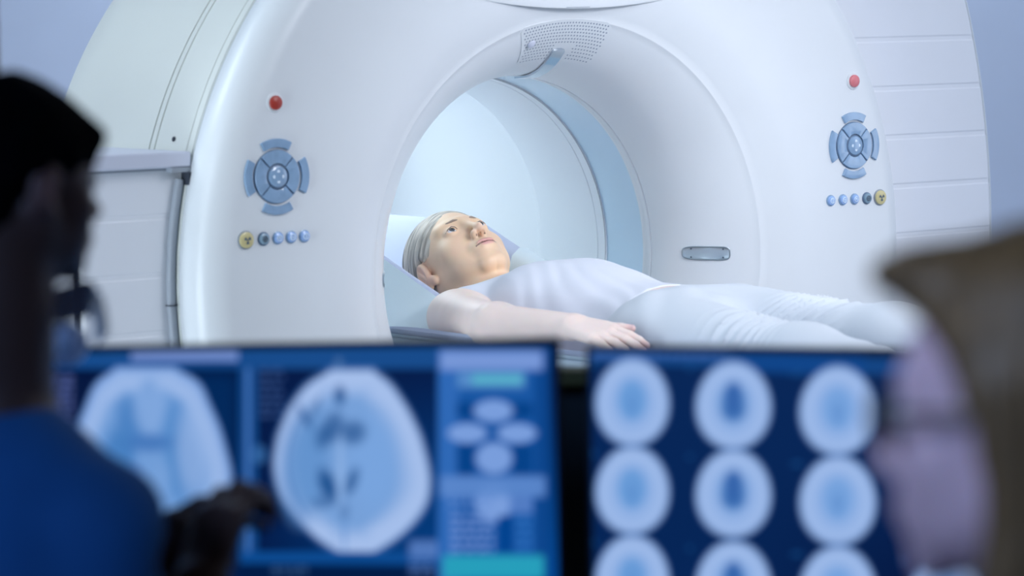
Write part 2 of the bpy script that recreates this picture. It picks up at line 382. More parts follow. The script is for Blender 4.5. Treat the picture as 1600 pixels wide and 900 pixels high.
# perforated speaker panel, following the curved mouth of the bore
def onface(r, phi, off=0.0):
    y = prof_y(r); e = 1e-3; dy = (prof_y(r+e)-prof_y(r-e))/(2*e); nr, ny = dy, -1.0; L = math.hypot(nr, ny); nr /= L; ny /= L
    rr = r + nr*off; return Vector((rr*math.sin(phi), y + ny*off, rr*math.cos(phi)))
def facepatch(name, outline, m, off, thick, parent, nr=10, nphi=40, label=None):
    """outline(v) -> (phi0, phi1) for v in 0..1 between radii"""
    r_a, r_b, fn = outline; V = []; Fc = []
    for layer in (off, off-thick):
        for i in range(nr+1):
            v = i/nr; p0, p1 = fn(v); r = r_a + (r_b-r_a)*v
            for j in range(nphi+1): V.append(onface(r, p0+(p1-p0)*j/nphi, layer))
    k = nphi+1; N = (nr+1)*k
    for i in range(nr):
        for j in range(nphi):
            a = i*k+j; Fc.append((a, a+1, a+k+1, a+k)); Fc.append((N+a, N+a+k, N+a+k+1, N+a+1))
    rim = [j for j in range(k)] + [i*k+nphi for i in range(1, nr+1)] + [nr*k+j for j in range(nphi-1, -1, -1)] + [i*k for i in range(nr-1, 0, -1)]
    for a, c in zip(rim, rim[1:]+rim[:1]): Fc.append((a, N+a, N+c, c))
    return make(name, V, Fc, m, parent, True, 40, label)
D2 = math.radians
def vent_out(v):
    c = 0.0
    if v < 0.12: c = (0.12-v)/0.12
    if v > 0.86: c = (v-0.86)/0.14
    c = 1-math.sqrt(max(0, 1-c*c)); c *= D2(1.4)
    return (-D2(11.3+4.2*v)+c, D2(14.6-2.6*v)-c)
vent = facepatch('speaker_panel', (0.379, 0.456, vent_out), 'cover', 0.0012, 0.003, G)
b = B(); nrow = 12
for i in range(nrow):
    v = 0.08 + 0.84*i/(nrow-1); r = 0.379+0.077*v; p0, p1 = vent_out(v); p0 += D2(0.8); p1 -= D2(0.8)
    st = 0.0068/r; k = int((p1-p0)/st); o_ = 0.5*(i % 2)
    for j in range(k):
        ph = p0 + (j+0.25+o_)*(p1-p0)/k
        if abs(ph-D2(1.5)) < D2(3.2) and r < 0.412: continue
        c = onface(r, ph, 0.0014); u = (onface(r, ph+0.01, 0.0014)-c).normalized(); q = (onface(r+0.003, ph, 0.0014)-c).normalized()
        b.add([c+(u*math.cos(PI*t/3)+q*math.sin(PI*t/3))*0.0019 for t in range(6)], [(0, 1, 2, 3, 4, 5)])
b.build('perforation', 'hole', vent, auto=None)
c = onface(0.420, D2(-10.6), 0.002); n_ = (onface(0.420, D2(-10.6), 0.01)-c).normalized()
B().disc(c, n_, 0.0085, 0.0035, dome=0.002).build('sensor_cap', 'lid', vent)

# bright metal guide strip running over the mouth of the bore
V = []; Fc = []; NS = 30
rp_ = [0.4035 - (0.4035-0.350)*i/NS for i in range(NS+1)]
for lay in (0.0055, 0.0015):
    for i, r in enumerate(rp_):
        v = i/NS; mid = D2(0.3 + 3.4*v**1.5); hw = D2(2.1) * (math.sqrt(max(0.0, 1-((0.09-v)/0.09)**2)) * 0.7 + 0.3 if v < 0.09 else 1)
        for j in range(7): V.append(onface(r, mid + hw*(j/3-1), lay))
N = (NS+1)*7
for i in range(NS):
    for j in range(6):
        a = i*7+j; Fc += [(a, a+1, a+8, a+7), (N+a, N+a+7, N+a+8, N+a+1)]
rim = list(range(7)) + [i*7+6 for i in range(1, NS+1)] + [NS*7+j for j in range(5, -1, -1)] + [i*7 for i in range(NS-1, 0, -1)]
for a, c in zip(rim, rim[1:]+rim[:1]): Fc.append((a, N+a, N+c, c))
make('guide_strip', V, Fc, 'chrome', G, True, 40, 'bright metal strip over the mouth of the bore')

# recessed grips either side of the mouth
def grip(sg, label):
    V = []; Fc = []; nu, nv = 28, 14; hr = 0.0245; hz = 0.0135
    def P(u, v, off):                            # u, v in -1..1 on a rounded rectangle
        r = 0.3845 + hr*u; z = -0.003 + hz*v; ph = math.asin(max(-1, min(1, z/r))); p = onface(r, PI/2-ph, off); return Vector((sg*p.x, p.y, p.z))
    ring = []
    for k in range(64):
        a = 2*PI*k/64; cx, sy = math.cos(a), math.sin(a)
        ring.append((math.copysign(abs(cx)**0.35, cx), math.copysign(abs(sy)**0.55, sy)))
    loops = [[P(u*s, v*s2, o) for u, v in ring] for s, s2, o in ((1, 1, -0.002), (1, 1, 0.0022), (0.965, 0.93, 0.0028), (0.95, 0.90, 0.0016), (0.9, 0.82, 0.0008), (0.5, 0.5, 0.0007), (0.05, 0.05, 0.0007))]
    bb = B().loft(loops)
    g = bb.build('grip_plate', 'grip', G, label=label)
    for u in (-0.72, 0.62):
        for v in (-0.6, 0.6):
            c = P(u, v, 0.0009); B().disc(c, P(u, v, 0.01)-c, 0.0018, 0.0012, n=12).build('screw', 'icondark', g)
grip(1, 'shiny metal grip plate right of the bore'); grip(-1, 'shiny metal grip plate left of the bore')

# control keypads
def sector(r1, r2, a1, a2, cx, cz, y0, y1, n=12):
    out = [(cx+r2*math.sin(a1+(a2-a1)*i/n), cz+r2*math.cos(a1+(a2-a1)*i/n)) for i in range(n+1)] + [(cx+r1*math.sin(a2+(a1-a2)*i/n), cz+r1*math.cos(a2+(a1-a2)*i/n)) for i in range(n+1)]
    mx = sum(p[0] for p in out)/len(out); mz = sum(p[1] for p in out)/len(out)
    sh = lambda s, y: [(mx+(p[0]-mx)*s, y, mz+(p[1]-mz)*s) for p in out]
    return B().loft([sh(1, y0), sh(1, y1+0.0012), sh(0.96, y1+0.0002), sh(0.90, y1)])
def keypad(sg, zk=0.197):
    cx = sg*0.669 if sg < 0 else 0.675
    base = B().disc((cx, 0.001, zk), (0, -1, 0), 0.0468, 0.0028, n=64).build('keypad_base', 'keyline', G)
    for k in range(4):
        a = k*PI/2
        sector(0.0225, 0.0455, a-PI/4+0.035, a+PI/4-0.035, cx, zk, -0.001, -0.0052).build('ring_key', 'key', base)
        g = 0.0036 if k % 2 == 0 else 0.0
        sector(0.0505, 0.0655, a-0.50, a+0.50, cx, zk, 0.001, -0.0048).build('arc_key', 'key', base)
    B().disc((cx, 0, zk), (0, -1, 0), 0.0215, 0.0040, n=48).build('key_collar', 'keyline', base)
    ck = B().disc((cx, -0.003, zk), (0, -1, 0), 0.0185, 0.0035, n=48, dome=0.002).build('centre_key', 'key', base)
    ic = B()
    for dx, dz in ((0, .0085), (0, -.0085), (.0085, 0), (-.0085, 0)): ic.disc((cx+dx, -0.0072, zk+dz), (0, -1, 0), 0.0032, 0.001, n=14)
    ic.build('key_symbol', 'icon', ck)
    zr = 0.3235
    rb = B().disc((cx, 0.001, zr), (0, -1, 0), 0.0170, 0.0035, n=40).build('button_ring', 'cover', G)
    B().disc((cx, -0.002, zr), (0, -1, 0), 0.0122, 0.0055, n=40, dome=0.002).build('stop_button', 'red' if sg < 0 else 'pink', rb, label='dark red stop button' if sg < 0 else 'pale red stop button')
    xs = (-0.734, -0.698, -0.669, -0.642, -0.615) if sg < 0 else (0.744, 0.709, 0.676, 0.645, 0.613)
    for i, x in enumerate(xs):
        z = 0.0915; r = (0.0150, 0.0108, 0.0100, 0.0100, 0.0100)[i]
        kb = B().disc((x, 0.001, z), (0, -1, 0), r+0.0012, 0.0032, n=36).build('function_button', ('gasket', 'keyline', 'key', 'key', 'key')[i], G)
        B().disc((x, -0.002, z), (0, -1, 0), r-0.001, 0.0035, n=36, dome=0.001).build('button_cap', ('yellow', 'keygrey', 'keylight', 'keylight', 'keylight')[i], kb)
        s = B(); yb = -0.0070
        if i == 0:                                # radiation trefoil
            for k in range(3):
                a = PI/3 + k*2*PI/3
                s.add([(x+rr*math.sin(a+t), yb-0.0003, z+rr*math.cos(a+t)) for rr, t in ((.0018, -.5), (.0068, -.5), (.0072, 0), (.0068, .5), (.0018, .5))], [(4, 3, 2, 1, 0)])
            s.disc((x, yb+0.0006, z), (0, -1, 0), 0.0013, 0.0010, n=12)
            s.build('radiation_symbol', 'icondark', kb)
        else:
            R1 = 0.0048
            s.tube([(x+R1*math.cos(2*PI*k/20), yb+0.0004, z+R1*math.sin(2*PI*k/20)) for k in range(21)], 0.0009, n=6)
            if i == 1: s.box((x-.0035, yb-.0005, z-.0005), (x+.0035, yb+.0005, z+.0007)); s.box((x-.0005, yb-.0005, z-.0035), (x+.0007, yb+.0005, z+.0035))
            elif i == 2: s.disc((x, yb+0.0006, z+.0005), (0, -1, 0), 0.0022, 0.001, n=10)
            elif i == 3: s.box((x-.003, yb-.0005, z+.0006), (x+.003, yb+.0005, z+.0016)); s.box((x-.003, yb-.0005, z-.0016), (x+.003, yb+.0005, z-.0006))
            else: s.box((x-.0008, yb-.0005, z-.003), (x+.0008, yb+.0005, z+.003))
            s.build('button_symbol', 'icondark' if i == 1 else 'icon', kb)
keypad(-1); keypad(1)

# wing panels beside the front ring
def wing(name, xs_out, x_in, z_top, z_bot, grooves, m, yf=0.1, yb=0.30, label=None):
    """front face at y=yf, cut by shallow horizontal channels; xs_out(z) is the outer edge"""
    zs = [z_bot]; 
    zz = []
    for g in sorted(grooves): zz += [(g-0.0065, 0), (g-0.0035, 0.30), (g+0.0035, 0.30), (g+0.0065, 0)]
    z = z_bot; pts = [(z_bot, 0)] + [q for q in zz if z_bot < q[0] < z_top] + [(z_top, 0)]
    full = []
    for (z1, d1), (z2, d2) in zip(pts, pts[1:]):
        k = max(1, int((z2-z1)/0.04))
        for i in range(k): t = i/k; full.append((z1+(z2-z1)*t, d1+(d2-d1)*t))
    full.append(pts[-1])
    loops = []
    sg = 1 if x_in > 0 else -1
    for z, d in full:
        y = yf + 0.0035*d; xo = xs_out(z)
        loops.append([(x_in, y, z), (xo-sg*0.008, y, z), (xo-sg*0.002, y+0.003, z), (xo, y+0.010, z), (xo, yb, z), (x_in, yb, z)])
    bb = B().loft(loops); return bb.build(name, m, G, smooth=False, auto=None, label=label)
def edgeR(z): return 1.157 - 0.33*max(0, z)**2.1*1.0 if z > 0 else 1.157 - 0.10*z*z
wing('wing_panel', edgeR, 0.70, 0.62, -0.80, [0.60, 0.500, 0.401, 0.302, 0.203, 0.103, 0.003, -0.1, -0.2, -0.3], 'panel', label='grooved panel with curved edge right of the ring')
et = [(edgeR(z)+0.001, 0.104, z) for z in np.linspace(-0.7, 0.6, 50)]
B().tube(et, 0.0022, n=8).build('edge_bead', 'cover', G)
wing('wing_panel', lambda z: -1.000-0.004*math.sin(3*z), -0.70, 0.2125, -0.80, [0.133, 0.033, -0.067, -0.17, -0.27], 'panel', label='grooved panel under the lid left of the ring')
B().box((-1.0085, 0.104, -0.8), (-1.0035, 0.12, 0.20)).build('panel_gap', 'dark', G)
B().box((-1.30, 0.100, -0.8), (-1.0085, 0.29, 0.21)).build('rear_panel', 'panel', G, bevel=0.01)
B().box((-1.28, 0.075, 0.2165), (-0.792, 0.36, 0.2435)).build('lid', 'lid', G, bevel=0.004, label='flat lid over the grooved left panel')
B().box((-1.27, 0.092, 0.2120), (-0.80, 0.35, 0.2160)).build('lid_gap', 'gasket', G)
B().box((-0.832, 0.074, 0.2085), (-0.792, 0.095, 0.2165)).build('lid_bracket', 'gasket', G)
B().box((-0.801, 0.070, 0.186), (-0.789, 0.095, 0.208)).build('bracket_foot', 'dark', G)
gp_ = [(-math.sqrt(0.830**2-z*z), 0.0905, z) for z in np.linspace(0.195, -0.60, 60)]
B().tube(gp_, 0.0080, n=12).build('gasket_strip', 'gasket', G)
B().tube([(-math.sqrt(0.8305**2-z*z), 0.0900, z) for z in (-0.0205, -0.0185)], 0.0103, n=10).build('strip_joint', 'dark', G)
zc = 0.262; B().disc((-math.sqrt(0.8235**2-zc*zc)*1.0, 0.150, zc), (-0.95, 0, 0.3), 0.0045, 0.002, n=16).build('screw_hole', 'dark', G)

# ================================================================== THE PATIENT TABLE
YT0, YT1 = 0.95, -1.30
T_ = empty('patient_table', Matrix.Translation((0, -0.9, 0)), 'narrow concave scanner table carrying the lying woman out of the bore', 'table')
def bed_z(x): return -0.205 + 0.084*(abs(x)/0.26)**2.4
def trough(x0, top, bot, y0, y1, n=40, ny=24, wob=None):
    loops = []
    for j in range(ny+1):
        y = y0 + (y1-y0)*j/ny; xs = [(-x0 + 2*x0*i/n) for i in range(n+1)]
        up_ = [(x, y, Z0 + bed_z(x) + top + (wob(x, y) if wob else 0)) for x in xs]; dn = [(x, y, Z0 + bed_z(x) + bot) for x in reversed(xs)]
        loops.append(up_ + dn)
    return B().loft(loops)
off = Matrix.Translation((0, 0.9, 0))
trough(0.265, -0.012, -0.040, YT0, YT1).build('table_top', 'table', T_, local=off)
b = B()
for sx in (-1, 1): b.tube([(sx*0.268, y, Z0-0.136) for y in np.linspace(YT0, YT1, 20)], 0.008, n=10)
b.build('edge_rail', 'tablelight', T_, local=off)
b = B()
for sx in (-1, 1): b.tube([(sx*0.262, y, Z0-0.155) for y in np.linspace(YT0, YT1, 20)], 0.007, n=10)
b.build('side_rail', 'table', T_, local=off)
trough(0.258, 0.000, -0.0115, YT0-0.01, YT1+0.01).build('mattress', 'tablelight', T_, local=off)
b = B().box((-0.20, -1.25, Z0-0.33), (0.20, -0.62, Z0-0.26)).box((-0.17, -1.2, 0.10), (0.17, -0.75, Z0-0.33)).box((-0.30, -1.45, 0.0), (0.30, -0.60, 0.10))
b.build('pedestal', 'pedestal', T_, bevel=0.02, local=off)
b = B().box((-0.12, -1.25, Z0-0.26), (0.12, 0.90, Z0-0.2455)); b.build('slide_rail', 'pedestal', T_, local=off)

def wob(x, y): return 0.0015 + 0.0012*math.sin(y*23+x*9) + 0.0030*(abs(x)/0.26)**6*math.sin(y*9+1)
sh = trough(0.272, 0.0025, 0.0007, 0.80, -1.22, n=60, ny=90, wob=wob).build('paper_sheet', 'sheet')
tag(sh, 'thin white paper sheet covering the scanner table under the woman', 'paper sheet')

# head support, a flared trough draped with paper
def rest_z(s, y):                                # s in -1..1 across, flank height rises into the bore
    rim = -0.052 + 0.36*(y-0.255) if y > 0.20 else -0.0718 - (0.20-y)*0.9
    rim = min(rim, 0.052); a = abs(s)
    base = -0.150 + 0.02*a*a; return base + (rim-base)*sst(0.45, 1.0, a)
def rest_x(s, y): return s*(0.150 + 0.012*abs(s)**3)
loops = []
ys = np.linspace(0.15, 0.90, 54)
for y in ys:
    S_ = np.linspace(-1, 1, 49)
    upc = [(rest_x(s, y), y, Z0 + max(rest_z(s, y), bed_z(rest_x(s, y))+0.006)) for s in S_]
    dnc = [(rest_x(s, y)*1.0 + math.copysign(0.004, s)*abs(s)**4, y, Z0 + max(rest_z(s, y)-0.007*(1-0.7*abs(s)**3), bed_z(rest_x(s, y))+0.0042)) for s in S_[::-1]]
    loops.append(upc+dnc)
# skirts close the flanks down to the table
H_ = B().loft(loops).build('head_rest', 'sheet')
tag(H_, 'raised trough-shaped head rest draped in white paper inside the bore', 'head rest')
for sg in (-1, 1):
    lp = []
    for y in np.linspace(0.13, 0.76, 34):
        xt = sg*0.166; zt = Z0 + max(rest_z(1, y)-0.002, bed_z(0.16)+0.008)
        zb = Z0 + bed_z(0.245)+0.009; xb = sg*(0.235 if sg < 0 else 0.19)
        lp.append([(xt, y, zt), (xb, y, zb), (xb-sg*0.006, y, zb-0.002), (xt-sg*0.006, y, zt-0.003)])
    B().loft(lp).build('side_skirt', 'rest', H_)
lp = []
for y in np.linspace(0.285, 0.40, 10):
    zt = Z0 + rest_z(1, y)+0.004; lp.append([(0.172, y, zt-0.07), (0.172, y, zt), (0.150, y, zt+0.002), (0.132, y, zt-0.012), (0.118, y, zt-0.05), (0.115, y, zt-0.08)])
B().loft(lp).build('end_cushion', 'rest', H_, auto=60)

pl_c = (0.0, 0.50, -0.105)
def f_pil(P):
    d = ell(P, pl_c, (0.135, 0.13, 0.050)); return d + 0.003*np.sin(P[:, 1]*60+P[:, 0]*25)*np.sin(P[:, 0]*45)
pil = sculpt('pillow', f_pil, (-0.16, 0.33, -0.18), (0.16, 0.67, -0.03), 0.006, 'pillow')
pil.location = (0, 0, Z0); tag(pil, 'small white pillow behind the blonde woman\'s head', 'pillow')

# ================================================================== PEOPLE
def rotx(a): c, s = math.cos(a), math.sin(a); return np.array([[1, 0, 0], [0, c, -s], [0, s, c]], np.float32)
def rotz(a): c, s = math.cos(a), math.sin(a); return np.array([[c, -s, 0], [s, c, 0], [0, 0, 1]], np.float32)
def head_sdf(P, female=True, eyes=True):
    """local: +y face forward, +z crown, origin mid head"""
    ax = np.abs(P[:, 0]); Q = P.copy(); Q[:, 0] = ax
    d = ell(P, (0, -0.014, 0.030), (0.073, 0.092, 0.078))
    d = smin(d, ell(P, (0, 0.026, -0.022), (0.0585, 0.060, 0.078)), 0.035)
    j = rc(Q, (0.046, 0.000, -0.052), (0.014, 0.066, -0.096), 0.019, 0.015)
    d = smin(d, j, 0.030)
    d = smin(d, ell(P, (0, 0.072, -0.096), (0.017, 0.014, 0.014)), 0.018)
    d = smin(d, ell(Q, (0.030, 0.044, -0.060), (0.026, 0.028, 0.030)), 0.020)
    d = smin(d, ell(Q, (0.040, 0.052, -0.030), (0.021, 0.019, 0.019)), 0.022)
    d = smin(d, rc(Q, (0.006, 0.083, 0.015), (0.040, 0.066, 0.018), 0.009, 0.009), 0.014)
    d = smax(d, -ell(Q, (0.031, 0.096, -0.001), (0.017, 0.015, 0.012)), 0.014)
    if eyes:
        lid = ell(Q, (0.031, 0.0715, -0.002), (0.0150, 0.0135, 0.0135))
        lid = smax(lid, -ell(Q, (0.0312, 0.088, -0.003), (0.0130, 0.014, 0.0046)), 0.0015)
        d = smin(d, lid, 0.004)
    d = smin(d, rc(P, (0, 0.084, 0.008), (0, 0.1035, -0.032), 0.0058, 0.0070), 0.011)
    d = smin(d, ell(P, (0, 0.1055, -0.036), (0.0082, 0.0085, 0.0078)), 0.006)
    d = smin(d, ell(Q, (0.0108, 0.0955, -0.0405), (0.0066, 0.0088, 0.0064)), 0.005)
    d = smax(d, -ell(Q, (0.0058, 0.1000, -0.0475), (0.0030, 0.0058, 0.0056)), 0.0018)
    d = smin(d, ell(P, (0, 0.078, -0.066), (0.026, 0.019, 0.020)), 0.014)
    d = smin(d, ell(Q, (0.005, 0.0925, -0.0638), (0.0130, 0.0062, 0.0046)), 0.004)
    d = smin(d, ell(P, (0, 0.0915, -0.0732), (0.0140, 0.0066, 0.0055)), 0.004)
    d = smax(d, -ell(Q, (0.0, 0.102, -0.0682), (0.0245, 0.012, 0.0014)), 0.0022)
    # ears
    R = rotx(-0.25)
    e = ell(Q, (0.0760, -0.012, -0.010), (0.0085, 0.0185, 0.0300), R)
    e = smax(e, -ell(Q, (0.0850, -0.0095, -0.004), (0.0075, 0.0125, 0.0215), R), 0.002)
    e = smin(e, rc(Q, (0.0795, -0.014, 0.008), (0.0800, -0.008, -0.022), 0.0022, 0.0028), 0.003)
    e = smin(e, ell(Q, (0.0725, 0.000, -0.034), (0.0065, 0.0090, 0.0100)), 0.006)
    e = smin(e, ell(Q, (0.0745, 0.001, -0.010), (0.0050, 0.0045, 0.0065)), 0.003)
    d = smin(d, e, 0.005)
    return d
def face_cols(L, base, lip, dark=None, cheek=None):
    """L: local head coordinates of the vertices"""
    n = len(L); c = np.tile(np.array(base, np.float32), (n, 1)); lip = np.array(lip, np.float32)
    x, y, z = L.T; ax = np.abs(x)
    up_ = ((ax-0.003)/0.018)**2 + ((z+0.0645)/0.0042)**2; lo_ = (x/0.016)**2 + ((z+0.0728)/0.0052)**2
    m = (np.minimum(up_, lo_) < 1) & (y > 0.075); w = np.clip(1.6*(1-np.minimum(up_, lo_)), 0, 1)*m
    c = c*(1-w[:, None]) + lip*w[:, None]
    m = (np.abs(z+0.0684) < 0.0016) & (ax < 0.022) & (y > 0.07); c[m] = lip*0.42
    w = np.exp(-(((ax-0.038)/0.02)**2 + ((z+0.035)/0.02)**2))*(y > 0.02)*0.35
    ch = np.array(cheek if cheek else (0.78, 0.48, 0.42), np.float32); c = c*(1-w[:, None]) + ch*w[:, None]
    w = np.exp(-(((ax-0.076)/0.010)**2+((y+0.008)/0.022)**2+((z+0.012)/0.028)**2))*0.5; c = c*(1-w[:, None]) + np.array((0.78, 0.42, 0.38))*w[:, None]
    w = np.exp(-((x/0.013)**2+((y-0.108)/0.012)**2+((z+0.04)/0.012)**2))*0.35; c = c*(1-w[:, None]) + np.array((0.80, 0.50, 0.46))*w[:, None]
    m = (np.abs(ax-0.0062) < 0.0036) & (np.abs(z+0.0500) < 0.0042) & (y > 0.096) & (y < 0.1105); c[m] = (0.10, 0.04, 0.035)
    return c
def brow_lash(par, T, scale=1.0):
    for sg in (-1, 1):
        b = B(); b.tube([T @ Vector((sg*x, y, z)) for x, y, z in ((0.010, 0.0900, 0.0130), (0.020, 0.0880, 0.0165), (0.032, 0.0805, 0.0185), (0.043, 0.0700, 0.0165), (0.050, 0.0610, 0.0120))], [0.0016, 0.0026, 0.0025, 0.0018, 0.0007], n=8)
        b.build('eyebrow', 'brow', par)
        b = B(); b.tube([T @ Vector((sg*x, y, z)) for x, y, z in ((0.0185, 0.0805, -0.0025), (0.024, 0.0850, 0.0015), (0.0315, 0.0860, 0.0030), (0.039, 0.0825, 0.0012), (0.0452, 0.0760, -0.0028))], [0.0004, 0.0010, 0.0012, 0.0012, 0.0005], n=6)
        b.tube([T @ Vector((sg*x, y, z)) for x, y, z in ((0.022, 0.0810, -0.0065), (0.0315, 0.0830, -0.0082), (0.042, 0.0780, -0.0055))], [0.0003, 0.0006, 0.0004], n=6)
        b.build('eyelashes', 'brow', par)
def sphere(c, r, n=24, m=16):
    V = []; Fc = []
    for i in range(m+1):
        t = PI*i/m
        for j in range(n): V.append((c[0]+r*math.sin(t)*math.cos(2*PI*j/n), c[1]+r*math.sin(t)*math.sin(2*PI*j/n), c[2]+r*math.cos(t)))
    for i in range(m):
        for j in range(n): k = (j+1) % n; Fc.append((i*n+j, (i+1)*n+j, (i+1)*n+k, i*n+k))
    return V, Fc
def eyes(par, T, gaze=(0, 1, 0)):
    g = Vector(gaze).normalized()
    for sg in (-1, 1):
        c = Vector((sg*0.0312, 0.0712, -0.0025)); V, Fc = sphere((0, 0, 0), 0.0124)
        e = B().add([T @ (Vector(v)+c) for v in V], Fc).build('eye', 'eye', par, auto=None)
        R3 = T.to_3x3(); q = (R3 @ g).normalized()
        B().disc(T @ (c + g*0.0113), q, 0.0058, 0.0012, n=24, dome=0.0008).build('iris', 'iris', e)
        B().disc(T @ (c + g*0.0124), q, 0.0025, 0.0010, n=16, dome=0.0003).build('pupil', 'pupil', e)

def hand_parts(w, d, n, s, k=1.0, curls=(0.25, 0.25, 0.3, 0.35), spread=(0.10, 0.02, -0.05, -0.13), thumb=0.7, tdown=0.25, L=1.0):
    """w wrist, d towards fingers, n out of the back of the hand, s thumb side. Returns a distance function and its bounds."""
    w, d, n, s = [np.asarray(v, float) for v in (w, d, n, s)]
    d /= np.linalg.norm(d); s = s - (s@d)*d; s /= np.linalg.norm(s); n = n-(n@d)*d-(n@s)*s; n /= np.linalg.norm(n)
    seg = []; palm = []
    base = [0.026, 0.009, -0.009, -0.025]; pl = [0.086, 0.089, 0.085, 0.077]; fl = [(.040, .024, .019), (.044, .027, .020), (.040, .025, .019), (.032, .019, .017)]
    rr = [(.0088, .0082, .0072, .0060), (.0090, .0083, .0073, .0061), (.0086, .0079, .0070, .0058), (.0077, .0070, .0062, .0052)]
    for i in range(4):
        kn = w + (d*pl[i] + s*base[i] + n*0.002)*k
        palm.append((w + (s*base[i]*0.55 + d*0.006)*k, kn, 0.0150*k, 0.0105*k))
        a = spread[i]; dd = d*math.cos(a) + s*math.sin(a); c = curls[i]*0.5; p = kn; ch = []
        for j in range(3):
            v = dd*math.cos(c) - n*math.sin(c); q = p + v*fl[i][j]*k*L; ch.append((p, q, rr[i][j]*k, rr[i][j+1]*k)); p = q; c += curls[i]
        seg.append(ch)
    t0 = w + (s*0.020 + d*0.018 - n*0.006)*k
    v1 = d*math.cos(thumb) + s*math.sin(thumb) - n*tdown; v1 /= np.linalg.norm(v1)
    t1 = t0 + v1*0.040*k; v2 = d*math.cos(thumb*0.6) + s*math.sin(thumb*0.6) - n*tdown; v2 /= np.linalg.norm(v2)
    t2 = t1 + v2*0.032*k; t3 = t2 + v2*0.024*k
    th = [(t0, t1, .0150*k, .0115*k), (t1, t2, .0108*k, .0092*k), (t2, t3, .0092*k, .0068*k)]
    def fn(P):
        dd_ = None
        for a, b_, ra, rb in palm: x = rc(P, a, b_, ra, rb); dd_ = x if dd_ is None else smin(dd_, x, 0.012*k)
        x = rc(P, *th[0]); dd_ = smin(dd_, x, 0.014*k)
        for t in th[1:]: dd_ = smin(dd_, rc(P, *t), 0.003*k)
        for ch in seg:
            f = None
            for t in ch: x = rc(P, *t); f = x if f is None else smin(f, x, 0.002*k)
            dd_ = smin(dd_, f, 0.0035*k)
        return dd_
    tips = [(ch[-1][0], ch[-1][1], ch[-1][3]) for ch in seg] + [(th[-1][0], th[-1][1], th[-1][3])]
    return fn, w + d*0.09*k, 0.125*k, tips, n

# ---------------------------------------------------------------- the patient, local frame = scanner frame (x across, y into the bore, z up)
PT = empty('person', Matrix.Translation((0, 0, Z0)), 'blonde woman in white vest and trousers lying face up on the scanner table', 'person')
HC = np.array([0.0, 0.398, -0.014], np.float32)
TILT = math.radians(31); TURN = math.radians(-8)
# head axes in the body frame: right, forward (face), up (crown)
hf = np.array([0, -math.sin(TILT), math.cos(TILT)]); hu = np.array([0, math.cos(TILT), math.sin(TILT)]); hr = np.cross(hf, hu)
HR = np.stack([hr, hf, hu], 1).astype(np.float32)            # columns
HR = HR @ rotz(TURN)
def to_head(P): return ((P - HC) @ HR)/HS
HS = 1.05
HT = Matrix.Translation(Vector(HC.tolist())) @ Matrix([list(map(float, HR[i]*HS)) + [0] for i in range(3)] + [[0, 0, 0, 1]])
sh_r = np.array([-0.178, 0.172, -0.092]); el_r = np.array([-0.258, -0.075, -0.084]); wr_r = np.array([-0.245, -0.275, -0.074])
sh_l = np.array([0.172, 0.170, -0.098]); el_l = np.array([0.235, -0.085, -0.100]); wr_l = np.array([0.215, -0.300, -0.090])
hand_r, hcr, hRr, tips_r, nr_ = hand_parts(wr_r, (0.10, -1, -0.13), (-0.25, 0, 1), (1, 0, 0.30), 0.93, curls=(0.16, 0.14, 0.17, 0.2), thumb=0.42, tdown=-0.05, spread=(0.03, 0.0, -0.03, -0.07))
hand_l, hcl, hRl, tips_l, nl_ = hand_parts(wr_l, (-0.05, -1, -0.05), (0.25, 0, 1), (-1, 0, 0.2), 0.93, thumb=0.5)
def torso(P):
    ax = np.abs(P[:, 0]); Q = P.copy(); Q[:, 0] = ax
    d = ell(P, (0, 0.065, -0.105), (0.148, 0.190, 0.094))
    d = smin(d, rc(Q, (0.0, 0.200, -0.100), (0.140, 0.175, -0.094), 0.054, 0.050), 0.045)
    d = smin(d, ell(P, (0, -0.11, -0.112), (0.128, 0.17, 0.086)), 0.06)
    d = smin(d, ell(P, (0, -0.29, -0.112), (0.168, 0.14, 0.092)), 0.06)
    d = smin(d, ell(Q, (0.066, 0.060, -0.055), (0.062, 0.068, 0.048)), 0.035)
    return d
def neck(P):
    a = np.array([0, 0.195, -0.095]); b_ = HC + HR @ np.array([0, -0.018, -0.055], np.float32)
    d = rc(P, a, b_, 0.056, 0.050)
    Q = P.copy(); Q[:, 0] = np.abs(P[:, 0])
    e = HC + HR @ np.array([0.055, -0.02, -0.05], np.float32); e = np.array([abs(e[0]), e[1], e[2]])
    d = smin(d, rc(Q, (0.018, 0.205, -0.055), e, 0.010, 0.012), 0.02)
    return d
def arms(P):
    d = smin(rc(P, sh_r, el_r, 0.049, 0.038), rc(P, el_r, wr_r, 0.038, 0.0235), 0.02)
    d = smin(d, ell(P, sh_r + [0.008, -0.03, -0.002], (0.050, 0.070, 0.048)), 0.02)
    d2 = smin(rc(P, sh_l, el_l, 0.045, 0.036), rc(P, el_l, wr_l, 0.036, 0.0235), 0.02)
    d = np.minimum(d, d2)
    d = smin(d, near(P, hcr, hRr, hand_r), 0.012); d = smin(d, near(P, hcl, hRl, hand_l), 0.012)
    return d
def patient(P):
    d = smin(torso(P), arms(P), 0.022)
    h_ = near(P, HC, 0.15, lambda q: head_sdf(to_head(q))*HS)
    d = smin(d, smin(neck(P), h_, 0.016), 0.020)
    return d
SK = (0.80, 0.60, 0.50)
